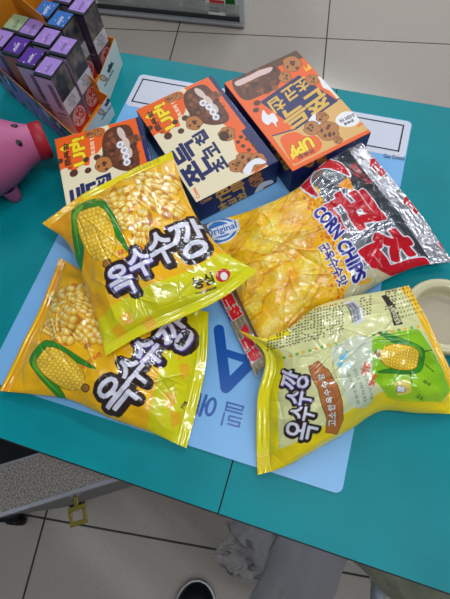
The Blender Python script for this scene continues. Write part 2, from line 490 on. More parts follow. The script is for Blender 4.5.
# ------------------------------------------------------------------ pillow bags
def crom(pts, n):
    pts = np.array(pts, float)
    if len(pts) == 2:
        t = np.linspace(0, 1, n)[:, None]; return pts[0] * (1 - t) + pts[1] * t
    d = np.r_[0, np.cumsum(np.linalg.norm(np.diff(pts, axis=0), axis=1))]; d /= d[-1]
    u = np.linspace(0, 1, n)
    # monotone-ish Hermite through the points
    m = np.gradient(pts, d, axis=0)
    i = np.clip(np.searchsorted(d, u, side='right') - 1, 0, len(pts) - 2)
    h = (d[i + 1] - d[i])[:, None]; t = ((u - d[i]) / (d[i + 1] - d[i]))[:, None]
    return ((2 * t ** 3 - 3 * t ** 2 + 1) * pts[i] + (t ** 3 - 2 * t ** 2 + t) * h * m[i] + (-2 * t ** 3 + 3 * t ** 2) * pts[i + 1] + (t ** 3 - t ** 2) * h * m[i + 1])

def bag(name, label, cat, group, top, right, bottom, left, res, hT, hB, seed, paint, material, base, seal=(.05, .05), prof=(.62, .55), wr=1.0, skew=(0, 0), creases=44, crimp=1.0):
    N, M = res
    U = lambda pl: [unp(*p) for p in pl]
    T = crom(U(top), N); B = crom(U(bottom), N); Lf = crom(U(left), M); R = crom(U(right), M)
    s = np.linspace(0, 1, N)[None, :, None]; v = np.linspace(0, 1, M)[:, None, None]
    C = (1 - v) * T[None] + v * B[None] + (1 - s) * Lf[:, None] + s * R[:, None] - ((1 - s) * (1 - v) * T[0] + s * (1 - v) * T[-1] + (1 - s) * v * B[0] + s * v * B[-1])
    S = s[..., 0]; V = v[..., 0]
    vv = np.clip((V - seal[0]) / (1 - seal[0] - seal[1]), 0, 1)
    ps = np.clip(1 - np.abs(2 * S - 1 - skew[0] * (1 - (2 * S - 1) ** 2)) ** 2.6, 0, 1) ** prof[0]
    pv = np.clip(1 - np.abs(2 * vv - 1 - skew[1] * (1 - (2 * vv - 1) ** 2)) ** 2.2, 0, 1) ** prof[1]
    pf = ps * pv
    # wrinkles
    x = S * 1.0 + V * 0; y = V + S * 0
    wn = (fbm(x * 3.2 + 7, y * 3.0 + 3, seed, 3) - .45) * .013
    rdg = -np.abs(fbm(x * 4 + 1.3 * y, y * 4 - x, seed + 9, 3) - .45) * .020
    gath = np.sin((x * 23 + 2.0 * fbm(x * 4, y * 2, seed + 3) * 3)) * .0016 * (np.exp(-vv / .13) + np.exp(-(1 - vv) / .13)) * 1.0
    gath = gath + np.sin(x * 41 + 5 * fbm(x * 3, y * 2, seed + 5)) * .0007 * (np.exp(-vv / .2) + np.exp(-(1 - vv) / .2))
    rng = np.random.default_rng(seed)
    cr = np.zeros_like(pf)
    for k in range(creases):
        cx, cy = rng.random(2) * .9 + .05; a = rng.random() * math.pi; ln = rng.uniform(.06, .3)
        dx = (x - cx) * math.cos(a) + (y - cy) * math.sin(a); dy = -(x - cx) * math.sin(a) + (y - cy) * math.cos(a)
        dy = dy + .12 * dx * dx / ln * rng.choice([-1, 1])
        cr = cr + rng.choice([-1, 1]) * .0016 * np.exp(-np.abs(dy) / .0065) * np.clip(1 - (dx / ln) ** 2, 0, 1)
    damp = np.clip(pf * 2.2, 0, 1)
    h = pf * hT + (wn + rdg + cr) * damp * wr + gath * np.clip(ps * 2, 0, 1) * np.clip(np.minimum(vv, 1 - vv) * 25, 0, 1) * wr
    inseal0 = (V < seal[0]) * 1.0; inseal1 = (V > 1 - seal[1]) * 1.0
    h = h + (inseal0 + inseal1) * (.00045 * crimp * np.sin(V * M / 1.9) + .0006 + .0008 * np.sin(x * 17 + seed))
    top_g = C.copy(); top_g[..., 2] += np.maximum(h, .0004)
    bot = C.copy(); bot[..., 2] -= np.clip(pf, 0, 1) ** 1.0 * hB
    # serrated rims
    ser = .0009 * (np.abs((np.arange(N) / 3.0) % 1 - .5) * 2)
    for gg in (top_g, bot):
        d0 = gg[0] - gg[4]; d0 /= np.linalg.norm(d0, axis=1)[:, None] + 1e-9; gg[0] += d0 * ser[:, None]
        d1 = gg[-1] - gg[-5]; d1 /= np.linalg.norm(d1, axis=1)[:, None] + 1e-9; gg[-1] += d1 * ser[:, None]
    sf = Surf(top_g, base)
    paint(sf)
    colr = sf.final()
    org = top_g.reshape(-1, 3).mean(0); org[2] = bot[..., 2].min()
    root = empty(name, tuple(org), label=label, cat=cat, group=group)
    r0 = int(seal[0] * (M - 1)) + 1; r1 = M - 1 - int(seal[1] * (M - 1)) - 1
    edge_col = lin(base)
    for nm, a, z in (('bag_body', r0, r1), ('crimped_seal', 0, r0), ('crimped_seal', r1, M - 1)):
        tg = top_g[a:z + 1] - org; m_ = tg.shape[0]
        step = 4
        rows = sorted(set(list(range(0, m_, step)) + [m_ - 1])); cols = sorted(set(list(range(0, N, step)) + [N - 1]))
        bg = (bot[a:z + 1] - org)[np.ix_(rows, cols)]
        V3 = np.r_[tg.reshape(-1, 3), bg.reshape(-1, 3)]
        Fc = np.r_[grid_faces(m_, N), grid_faces(len(rows), len(cols), m_ * N, True)]
        c = colr[a:z + 1].reshape(-1, 4); cb = np.tile(np.r_[edge_col, 0], (bg.shape[0] * bg.shape[1], 1))
        cc = np.r_[c, cb]
        mesh_np(nm, V3, Fc, material, True, cc[:, :3], cc[:, 3], root)
    return root

BROWN = (52, 30, 28)
def rot(px, py, cx, cy, a):
    r = math.radians(a); return (cx + px * math.cos(r) + py * math.sin(r), cy - px * math.sin(r) + py * math.cos(r))
def cob(s, cx, cy, L, w, ang, husk=1):
    """printed corn cob, plain, wrapped in husk leaves; ang = direction from silk tip to stem"""
    rng = random.Random(5)
    P = lambda a, b_: rot(a * L, b_ * w, cx, cy, ang)
    leaf = [P(-.60, 0), P(-.54, -.45), P(-.25, -.62), P(.1, -.68), P(.5, -.72), P(.2, -.52), P(-.1, -.42), P(-.35, 0), P(-.1, .42), P(.2, .52), P(.62, .86), P(.1, .76), P(-.25, .64), P(-.54, .45)]
    s.poly(leaf, (24, 84, 22), smooth=True, grow=3); s.poly(leaf, (48, 140, 30), smooth=True)
    s.poly([P(-.55, .1), P(-.45, .5), P(-.1, .62), P(.3, .68), P(-.1, .56), P(-.4, .36)], (100, 178, 48), smooth=True)
    body = [P(-.46, 0), P(-.40, -.36), P(-.1, -.5), P(.3, -.42), P(.5, -.12), P(.5, .12), P(.3, .42), P(-.1, .5), P(-.42, .36)]
    s.poly(body, (120, 74, 10), smooth=True, grow=3); s.poly(body, (244, 196, 30), smooth=True)
    for i in range(13):
        for j in range(-3, 4):
            a = -.42 + i * .075; b_ = j * .13 + (.03 if i % 2 else 0)
            lim = .46 * math.sqrt(max(0, 1 - (a / .56) ** 2))
            if abs(b_) < lim:
                q = P(a, b_); s.ell(q[0], q[1], L * .07, w * .115, ang, (226, 164, 14)); s.ell(q[0] - .3, q[1] - .3, L * .05, w * .08, ang, (255, 226, 96))
    q = P(.57, 0); s.ell(q[0], q[1], L * .16, w * .3, ang, (70, 40, 14)); s.ell(q[0], q[1], L * .12, w * .24, ang, (168, 112, 40))

def puff(s, cx, cy, L, w, ang, seed):
    rng = random.Random(seed)
    for i in range(14):
        a = rng.uniform(-.5, .5); b_ = rng.uniform(-.5, .5) * math.sqrt(max(0, 1 - (2 * a) ** 2) + .1)
        q = rot(a * L, b_ * w, cx, cy, ang); s.ell(q[0] + .6, q[1] + 1, L * .26, w * .46, ang, (196, 120, 20), .9)
    for i in range(18):
        a = -.45 + .9 * (i % 5) / 4; k = i // 5
        b_ = (-.4 + .27 * k) * math.sqrt(max(0.05, 1 - (1.6 * a) ** 2)) + rng.uniform(-.07, .07)
        q = rot((a + rng.uniform(-.04, .04)) * L, b_ * w, cx, cy, ang)
        t = ang + rng.uniform(-40, 40)
        s.ell(q[0] + .2, q[1] + .3, L * .32, w * .34, t, (202, 124, 26), .85); s.ell(q[0], q[1], L * .29, w * .29, t, (238, 180, 48))
        s.ell(q[0] - .3, q[1] - .5, L * .22, w * .19, t, (252, 216, 96), .9); s.ell(q[0] - .6, q[1] - .8, L * .12, w * .09, t, (255, 240, 176), .9)

def big(s, chars, ang, k=1.0):
    for (ch, x, y, w, h) in chars: s.text(ch, x + .6, y + .8, w, h, ang, (44, 26, 24), bold=29 * k)
    for (ch, x, y, w, h) in chars[:2]: s.text(ch, x + .2, y + .5, w, h, ang, (84, 66, 170), bold=8 * k)
    for (ch, x, y, w, h) in chars: s.text(ch, x, y, w, h, ang, (226, 224, 240), bold=4.2 * k)

YEL = (248, 188, 0); LIME = (222, 214, 0)
def band(s, v0, v1, col, a=1.0, met=0):
    y0 = int(v0 * s.M * 2); y1 = int(v1 * s.M * 2)
    s.put((y0, 0, np.ones((y1 - y0, s.N * 2))), col, a, met)
def uvpt(s, u, v): return np.array([u * s.N * 2, v * s.M * 2])

def paint_bag1(s):
    band(s, 0, 1, YEL); band(s, .0, .05, (236, 216, 10))
    s.poly([(45, 222), (80, 195), (100, 240), (75, 262)], (236, 158, 16), .55, smooth=True)
    n = fbm(s.X / s.N * 2, s.Y / s.M * 2, 4, 3)
    s.c[..., 1] *= (1 - .22 * np.clip((n - .5) * 3, 0, 1)) 
    y0 = .80; band(s, y0, 1, LIME)
    for (x, y) in ((128, 318), (205, 285), (150, 322), (120, 330), (98, 300)):
        s.poly([(x - 9, y), (x, y - 8), (x + 8, y + 3), (x - 2, y + 9)], (244, 172, 22), .75)
    puff(s, 158, 184, 40, 20, -12, 1); puff(s, 162, 203, 40, 17, -28, 2); puff(s, 122, 201, 32, 24, 12, 3); puff(s, 142, 226, 30, 17, 80, 4); puff(s, 122, 222, 24, 16, 10, 41)
    s.text('고소한 옥수수 그 맛', 146, 166, 30, 4, 24, (140, 96, 16), bold=0)
    s.text('달콤고소 바삭한', 130, 250, 26, 5, 10, (214, 84, 24), bold=1); s.text('옥수수 스낵', 131, 257, 20, 4, 10, (214, 84, 24), bold=1)
    cob(s, 97, 233, 56, 34, -72)
    big(s, [('옥', 120, 279, 23, 29), ('수', 140, 262, 23, 28), ('수', 161, 247, 25, 30), ('깡', 190, 237, 34, 38)], 26)
    s.text('농심', 203, 281, 21, 12, 17, (30, 26, 20), bold=2); s.text('www.nongshim.com', 206, 291, 22, 3, 17, (60, 50, 20), bold=1)
    s.ell(223, 275, 15, 13, 20, (206, 30, 28)); s.ell(224, 276, 7, 8, 20, (245, 240, 235))

def paint_bag2(s):
    band(s, 0, 1, YEL); band(s, .0, .045, (232, 160, 16)); band(s, .012, .02, (250, 226, 30))
    n = fbm(s.X / s.N * 2, s.Y / s.M * 2, 14, 3)
    s.c[..., 1] *= (1 - .3 * np.clip((n - .48) * 3, 0, 1) * np.clip(1.2 - s.Y / (s.M * 1.2), 0, 1))
    band(s, .80, 1, LIME)
    for (x, y) in ((170, 401), (175, 420), (181, 352), (184, 372)):
        s.poly([(x - 5, y - 9), (x + 5, y - 8), (x + 6, y + 3), (x - 3, y + 9)], (244, 176, 24), .8)
    puff(s, 72, 297, 40, 22, 15, 5); puff(s, 68, 325, 32, 26, 70, 6); puff(s, 92, 333, 26, 24, -40, 7); puff(s, 92, 308, 30, 16, -20, 71); puff(s, 52, 327, 15, 14, 60, 72)
    s.text('고소한 옥수수 그 맛', 54, 296, 26, 4, 66, (140, 96, 16), bold=0)
    s.text('달콤고소 바삭한', 91, 360, 24, 5, 35, (214, 84, 24), bold=1)
    cob(s, 61, 369, 54, 30, -38)
    big(s, [('깡', 176, 332, 30, 34), ('수', 148, 352, 24, 30), ('수', 133, 372, 24, 31), ('옥', 116, 395, 31, 38)], 50)
    s.text('농심', 183, 338, 18, 8, 66, (30, 26, 20), bold=2); s.text('70g', 184, 405, 8, 4, 66, (50, 50, 20), bold=1)

def paint_bag3(s):
    band(s, 0, 1, (222, 222, 158)); band(s, 0, .105, (236, 222, 8)); band(s, .95, 1, (240, 190, 10))
    # bottom gusset side: yellow
    x1 = s.N * 2
    s.put((0, 0, np.ones((s.M * 2, int(x1 * .13)))), (238, 212, 10)); 
    s.put((0, int(x1 * .93), np.ones((int(s.M * .5), x1 - int(x1 * .93)))), (238, 218, 12))
    big(s, [('깡', 294, 381, 17, 27), ('수', 299, 398, 13, 24), ('수', 303, 413, 13, 24), ('옥', 302, 431, 16, 31)], 78, .5)
    pl = [(309, 366), (318, 361), (328, 370), (337, 385), (342, 402), (343, 420), (337, 434), (326, 432), (327, 418), (322, 405), (318, 388)]
    s.poly(pl, (70, 36, 14), grow=3); s.poly(pl, (186, 108, 46)); 
    for k in range(4): s.line([(315 + 4 * k, 368 + 3 * k), (325 + 3.4 * k, 388 + 2 * k), (329 + 3 * k, 425)], .7, (150, 80, 30))
    for i, ch in enumerate('고소한옥수수깡'):
        t = i / 6; s.text(ch, 333 - 15 * max(0, t - .2) ** 1.5 - 1, 423 - 46 * t, 6.5, 6.5, 90 + 18 * t, (240, 235, 225), bold=1, outline=[(3, (80, 44, 24))])
    # info text rows (reading direction up the picture side = 75..)
    rg = random.Random(2)
    for r in range(11):
        for c in range(42):
            x = 268 + c * 3.1; y = 337 - c * .76 + r * 2.9 - 16
            if (x > 345 and x < 360) or rg.random() < .12 or (x > 371 and x < 383): continue
            if x > 345 and r > 6: continue
            s.ell(x + rg.uniform(-.5, .5), y + rg.uniform(-.3, .3), rg.uniform(1.6, 3.2), 1.6, rg.choice([10, 60, -40]), (66, 56, 36), .85)
    # package insert: light oblong with bars
    s.poly([(343, 303), (353, 300), (364, 321), (354, 326)], (216, 220, 226))
    for k in range(9):
        t = k / 9; s.line([(344.5 + 9 * t + .5, 304.5 - 2.6 * t), (352.5 + 9 * t, 322.5 - 3.6 * t)], .55 if k % 3 else 1.0, (40, 40, 48))
    s.poly([(381, 296), (386, 294.5), (403, 324), (394, 326), (391, 315)], (44, 30, 28))
    s.text('소비자상담실', 395, 314, 20, 5, -62, (222, 218, 170), bold=1)
    for r in range(7):
        for c in range(8):
            s.ell(390 + c * 3.2 + r * 1.6, 292 - c * .8 + r * 4.2, 2, 1.6, rg.random() * 90, (60, 54, 34), .8)
    # dashed border
    for k in range(22):
        t = k / 21; x = 282 + 134 * t; y = 357 - 31 * t - 6 * math.sin(t * 3.1) * .4
        s.poly([(x, y), (x + 3, y - 1), (x + 4.2, y + 1.5), (x + 1.2, y + 2.4)], [(110, 176, 50), (238, 190, 40)][k % 2])
    s.poly([(332, 348), (372, 338), (372, 400), (350, 405), (338, 372)], (206, 216, 196), .8, smooth=True)
    s.poly([(372, 339), (418, 329), (448, 392), (440, 402), (388, 398), (372, 378)], (138, 196, 20))
    s.poly([(384, 372), (402, 362), (444, 394), (430, 402), (388, 398)], (160, 206, 30), .7, smooth=True)
    cob(s, 400, 357, 40, 25, 172)
    s.line([(424, 352), (432, 350)], 1, (70, 50, 20)); s.line([(425, 364), (434, 372)], 1, (70, 50, 20)); s.line([(410, 372), (412, 384)], 1, (70, 50, 20))
    s.poly([(393, 383), (408, 379), (412, 392), (398, 396)], (226, 206, 90)); s.text('깡', 401, 389, 6, 7, 80, (240, 240, 250), bold=2, outline=[(5, (60, 40, 50))])
    s.text('바삭', 427, 383, 8, 4, -30, (50, 90, 20), bold=1); s.text('고소', 420, 397, 8, 4, -30, (50, 90, 20), bold=1)
    for (x, y, r) in ((343, 357, 6), (340, 364, 5), (348, 366, 5), (346, 352, 3)): s.ell(x, y, r * 1.4, r, 20, (96, 186, 214), .9)
    s.text('이런', 366, 369, 12, 7, 70, (226, 92, 50), bold=2); s.text('맛이', 373, 380, 11, 6, 70, (226, 92, 50), bold=2)
    for k in range(3): s.text(['국산 옥수수로', '만든 바삭한', '고소한 스낵'][k], 354 + 7 * k, 388 - 3 * k, 34, 3.6, -70, (70, 70, 60), bold=0)

RED = (196, 16, 34)
def paint_chips(s):
    band(s, 0, 1, (178, 178, 186), 1, .85)
    # food picture: lower part of the face (v > ~.42)
    n = fbm(s.X / s.N * 5, s.Y / s.M * 5, 31, 4)
    pic = [(196, 205), (300, 175), (318, 188), (330, 215), (345, 245), (352, 282), (330, 316), (300, 325), (262, 368), (235, 350), (190, 226)]
    s.poly(pic, (246, 190, 20))
    rg = random.Random(8)
    pl = np.array(pic)
    def inside(x, y):
        c = False
        for i in range(len(pl)):
            ax, ay = pl[i]; bx, by = pl[i - 1]
            if (ay > y) != (by > y) and x < (bx - ax) * (y - ay) / (by - ay) + ax: c = not c
        return c
    def flake(x, y, L, w, a, col, al=1.0, sd=0):
        r_ = random.Random(sd); pts = []
        for k in range(11):
            t = 2 * math.pi * k / 11; m = r_.uniform(.72, 1.12); pts.append(rot(.5 * L * m * math.cos(t), .5 * w * m * math.sin(t), x, y, a))
        s.poly(pts, col, al, smooth=True)
    for i in range(64):
        x = rg.uniform(195, 345); y = rg.uniform(180, 350)
        if not inside(x, y) or not inside(x + 10, y) or not inside(x, y - 9): continue
        L = rg.uniform(26, 48); w = L * rg.uniform(.45, .75); a = rg.uniform(10, 80); g_ = rg.randint(-12, 14)
        flake(x + 1, y + 1.8, L, w, a, (226, 140, 8), .6, i); flake(x, y, L * .97, w * .95, a, (248, 196 + g_, 40), 1, i)
        flake(x - 1, y - 1.5, L * .7, w * .6, a, (255, 218, 84), .6, i + 500); flake(x - 2, y - 3, L * .45, w * .28, a, (255, 236, 130), .5, i + 900)
        for k in range(14):
            q = rot(rg.uniform(-.4, .4) * L, rg.uniform(-.35, .35) * w, x, y, a)
            s.ell(q[0], q[1], 3.4, 1.8, rg.uniform(0, 90), rg.choice([(232, 160, 14), (255, 236, 120), (255, 244, 170)]), .45)
    mk = s.pmask(s.cells(pic)); y0_, x0_, m_ = mk
    ys_, xs_ = np.mgrid[y0_:y0_ + m_.shape[0], x0_:x0_ + m_.shape[1]]
    rn = np.abs(fbm(xs_ / 60.0, ys_ / 60.0, 91, 5) - .46); t_ = s.c[y0_:y0_ + m_.shape[0], x0_:x0_ + m_.shape[1]]
    dk = np.clip(1 - rn / .03, 0, 1) * m_; t_[..., 1] *= 1 - .05 * dk
    sp_ = fbm(xs_ / 9.0, ys_ / 9.0, 17, 2); hl = (sp_ > .56) * m_; t_[..., 2] += .16 * hl; t_[..., 1] *= 1 + .12 * hl
    lo_ = fbm(xs_ / 130.0, ys_ / 130.0, 57, 2); t_[..., 1] *= 1 - .22 * np.clip((lo_ - .38) * 3, 0, 1) * m_
    # toasted crumbs along the upper rim of the picture
    for i in range(330):
        t = rg.random(); x = np.interp(t, [0, .25, .5, .75, 1], [300, 316, 326, 341, 340]) + rg.uniform(-10, 5); y = np.interp(t, [0, .25, .5, .75, 1], [178, 196, 225, 255, 300]) + rg.uniform(-6, 6)
        s.ell(x, y, rg.uniform(2, 5), rg.uniform(1.5, 3.5), rg.uniform(0, 180), rg.choice([(232, 140, 24), (214, 96, 20), (246, 178, 40), (250, 200, 70)]), .85)
    s.poly([(196, 205), (230, 195), (250, 215), (215, 255), (200, 240)], (250, 196, 24), .6, smooth=True)
    # dark panel behind the logo
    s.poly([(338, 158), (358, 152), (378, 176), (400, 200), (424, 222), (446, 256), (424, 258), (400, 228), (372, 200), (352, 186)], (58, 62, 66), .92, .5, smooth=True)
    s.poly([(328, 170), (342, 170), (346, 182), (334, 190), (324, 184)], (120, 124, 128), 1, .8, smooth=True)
    # logo crescent
    cr = [(302, 188), (303, 174), (313, 164), (328, 160), (342, 164), (350, 176), (340, 172), (326, 168), (315, 172), (310, 182), (318, 197)]
    s.poly(cr, (226, 228, 236), grow=8, smooth=True); s.poly(cr, RED, smooth=True)
    s.poly([(338, 186), (348, 176), (354, 190)], (236, 150, 40))
    KC = (('콘', 353, 208, 42, 42), ('칩', 390, 251, 44, 44))
    for (ch, x, y, w, h) in KC: s.text(ch, x, y, w, h, -55, (224, 226, 236), bold=20, shear=.32)
    for (ch, x, y, w, h) in KC: s.text(ch, x, y, w, h, -55, RED, bold=13, shear=.32)
    # lower corner of the face
    s.poly([(352, 282), (372, 268), (400, 285), (380, 292), (345, 300)], (228, 220, 180), .9, .2, smooth=True); s.ell(362, 281, 20, 9, 10, (232, 170, 40), .9)
    NB = (42, 30, 140); WH = (224, 226, 240)
    for (t, x, y, w, h, a) in (('CORN', 329, 220, 34, 12, -48), ('CHIPS', 352, 259, 42, 13, -64)):
        s.text(t, x, y, w, h, a, NB, bold=4, outline=[(10, WH)])
    s.text('군옥수수맛', 334, 263, 46, 11, -62, (60, 40, 150), bold=2, outline=[(7, (236, 226, 190))])
    s.text('콘칩스낵', 360, 174, 26, 8, -42, RED, bold=1)
    # stamp
    s.ell(220, 230, 38, 28, 8, (224, 232, 244)); s.ell(220, 230, 35, 25.5, 8, (54, 118, 196)); s.ell(220, 230, 30, 21, 8, (214, 226, 242)); s.ell(220, 230, 24, 17, 8, (54, 118, 196))
    s.poly([(202, 232), (238, 219), (240, 229), (205, 242)], (222, 230, 244)); s.text('Original', 221, 230.5, 32, 8, 18, (40, 96, 180), bold=1)
    # seals
    band(s, 0, .085, (186, 184, 190), 1, .8)
    band(s, .92, 1, (150, 138, 116), 1, .5)
    for (x, y) in ((378, 167), (412, 205), (446, 245)):
        s.text('콘칩', x + 1.5, y + 1, 14, 9, -45, RED, bold=3, outline=[(6, (226, 226, 232))]); s.poly([(x - 8, y), (x - 7, y - 8), (x - 1, y - 8), (x - 5, y - 3)], RED, smooth=True)
    for (x, y) in ((228, 308), (247, 350), (208, 268)):
        s.text('콘칩', x + 4, y - 2, 24, 10, -62, RED, bold=5, outline=[(8, (190, 184, 176))]); s.text('CORN CHIPS', x - 4, y + 3, 26, 4, -62, NB, bold=2, outline=[(4, (190, 184, 176))])
        s.poly([(x - 6, y - 18), (x - 2, y - 26), (x + 2, y - 20), (x + 1, y - 12)], RED, smooth=True)

# metallised corn chip bag (lowest on the right)
bag('corn_chip_bag', 'large silver, red and yellow corn chip bag leaning on the right carton', 'snack bag', None,
    top=[(358, 138, .034), (380, 166, .03), (415, 208, .02), (452, 262, .010)],
    right=[(452, 262, .010), (420, 266, .012), (385, 280, .012), (345, 306, .012), (300, 326, .012), (256, 376, .005)],
    bottom=[(190, 228, .014), (220, 298, .008), (256, 376, .005)],
    left=[(358, 138, .034), (340, 152, .034), (318, 168, .034), (296, 190, .028), (262, 207, .02), (224, 219, .014), (190, 228, .014)],
    res=(470, 560), hT=.034, hB=.008, seed=21, paint=paint_chips, material=M_chipfilm, base=(176, 174, 176), seal=(.085, .07), wr=1.0, creases=60, crimp=.6)

bag('corn_snack_bag', 'yellow corn snack bag face up at the left, under another yellow bag', 'snack bag', 'corn snack bags',
    top=[(0, 391, .006), (22, 346, .010), (42, 305, .012), (60, 258, .014)],
    right=[(60, 258, .014), (100, 280, .018), (150, 300, .018), (208, 312, .014)],
    bottom=[(186, 448, .004), (196, 410, .008), (206, 360, .012), (208, 312, .014)],
    left=[(0, 391, .006), (30, 394, .010), (70, 400, .012), (110, 418, .012), (150, 432, .010), (186, 448, .004)],
    res=(390, 470), hT=.030, hB=.009, seed=33, paint=paint_bag2, material=M_film, base=(240, 196, 8), wr=.8)

bag('corn_snack_bag', 'cream and yellow corn snack bag lying back side up at lower right', 'snack bag', 'corn snack bags',
    top=[(258, 475, .003), (257, 440, .010), (258, 400, .018), (264, 352, .026), (240, 331, .030)],
    right=[(240, 331, .030), (262, 338, .032), (288, 328, .034), (314, 308, .034), (350, 297, .030), (382, 291, .026), (408, 286, .026)],
    bottom=[(456, 412, .004), (451, 375, .018), (434, 335, .030), (420, 307, .030), (408, 286, .026)],
    left=[(258, 475, .003), (282, 468, .008), (318, 449, .010), (350, 430, .010), (382, 411, .010), (415, 413, .010), (456, 414, .004)],
    res=(400, 470), hT=.030, hB=.010, seed=47, paint=paint_bag3, material=M_film, base=(236, 214, 10), wr=.8, seal=(.06, .03))

bag('corn_snack_bag', 'yellow corn snack bag face up on top, overlapping the left carton and lower bag', 'snack bag', 'corn snack bags',
    top=[(43, 224, .050), (75, 200, .055), (120, 176, .057), (172, 152, .058)],
    right=[(172, 152, .058), (184, 190, .054), (200, 222, .052), (225, 252, .052), (257, 271, .050)],
    bottom=[(106, 356, .052), (135, 338, .056), (180, 318, .056), (225, 296, .053), (257, 271, .050)],
    left=[(43, 224, .050), (65, 240, .052), (80, 270, .054), (90, 300, .054), (100, 330, .054), (106, 356, .052)],
    res=(400, 430), hT=.028, hB=.006, seed=58, paint=paint_bag1, material=M_film, base=(240, 200, 8), wr=.8)

# ------------------------------------------------------------------ cookie cartons
CL, CW, CH = 0.179, 0.119, 0.0455
NAVY = (28, 34, 92); GOLD = (214, 164, 62); ORG = (240, 98, 22); CRM = (234, 220, 186); CHOC = (84, 46, 26); TAN = (224, 176, 104)
def box_grids(x, y, th, L, Wd, z1, nl, nw, nh):
    c, s = math.cos(th), math.sin(th)
    ex = np.array([c, s, 0]); ey = np.array([s, -c, 0]); o = np.array([x, y, 0])
    def g(o_, a, b_, n, m):
        u = np.linspace(0, 1, n)[None, :, None]; v = np.linspace(0, 1, m)[:, None, None]; return o_ + a * u + b_ * v
    Z = np.array([0, 0, z1])
    zb = np.array([0, 0, .0022])
    top = g(o + Z, ex * Wd, ey * L, nw, nl)
    near = g(o + ey * L + Z, ex * Wd, -Z + zb, nw, nh)
    far = g(o + ex * Wd + Z, -ex * Wd, -Z + zb, nw, nh)
    left = g(o + Z, ey * L, -Z + zb, nl, nh)
    right = g(o + ex * Wd + ey * L + Z, -ey * L, -Z + zb, nl, nh)
    bot = g(o + zb, ey * L, ex * Wd, 8, 8)
    return dict(top=top, near=near, far=far, left=left, right=right, bottom=bot)
def round_pts(P, o, ex, ey, L, Wd, z0, z1, r=.0009):
    q = P - o
    a = q @ ex; b_ = q @ ey; z = q[..., 2]
    ia = np.clip(a, r, Wd - r); ib = np.clip(b_, r, L - r); iz = np.clip(z, z0 + r, z1 - r)
    d = np.stack([a - ia, b_ - ib, z - iz], -1); n = np.linalg.norm(d, axis=-1, keepdims=True)
    d = np.where(n > 1e-9, d / np.maximum(n, 1e-9) * np.minimum(n, r), 0)
    return np.stack([ia + d[..., 0], ib + d[..., 1], iz + d[..., 2]], -1)
def carton_mesh(name, x, y, th, paintf, root_label):
    g = box_grids(x, y, th, CL, CW, CH, 330, 240, 70)
    c, s = math.cos(th), math.sin(th)
    ex = np.array([c, s, 0]); ey = np.array([s, -c, 0]); o = np.array([x, y, 0])
    Vs = []; Fs = []; Cs = []; off = 0
    S = {}
    for k, P in g.items(): S[k] = Surf(P, NAVY)
    paintf(S)
    for k, P in g.items():
        m, n = P.shape[:2]
        Vs.append(round_pts(P, o, ex, ey, CL, CW, .0022, CH).reshape(-1, 3)); Fs.append(grid_faces(m, n, off)); off += m * n
        Cs.append(S[k].final().reshape(-1, 4))
    V = np.concatenate(Vs); C = np.concatenate(Cs)
    # local frame: x across, y away, so mirror the near direction
    Vl = V.copy(); Vl[:, 1] = -V[:, 1]
    o_ = mesh_np(name, Vl, np.concatenate(Fs)[:, ::-1], M_card, True, C[:, :3], C[:, 3])
    # ey = rotation of -Y, so local -> world is a pure rotation
    o_.location = (x, y, 0); o_.rotation_euler = (0, 0, th)
    return o_
def cookie(s, x, y, r, seed=1):
    rg = random.Random(seed)
    pts = [(x + r * (1 + .12 * math.sin(5 * a + seed)) * math.cos(a), y + r * .85 * math.sin(a)) for a in [k * math.pi / 8 for k in range(16)]]
    s.poly(pts, (96, 54, 24), grow=3, smooth=True); s.poly(pts, (186, 118, 58), smooth=True)
    for k in range(7): s.ell(x + rg.uniform(-.6, .6) * r, y + rg.uniform(-.5, .5) * r, r * .36, r * .28, rg.uniform(0, 90), CHOC)
def choco(s, pts, seed):
    s.poly(pts, (96, 50, 28), smooth=True)
    P = np.array(pts); c = P.mean(0); R = (P.max(0) - P.min(0)) / 2
    rg = random.Random(seed)
    for k in range(70):
        x = c[0] + rg.uniform(-.75, .75) * R[0]; y = c[1] + rg.uniform(-.7, .7) * R[1]
        s.ell(x, y, rg.uniform(3, 9), rg.uniform(2, 5), rg.uniform(0, 180), rg.choice([(70, 34, 20), (130, 72, 40), (150, 90, 54), (58, 28, 18), (112, 60, 34)]), .7)
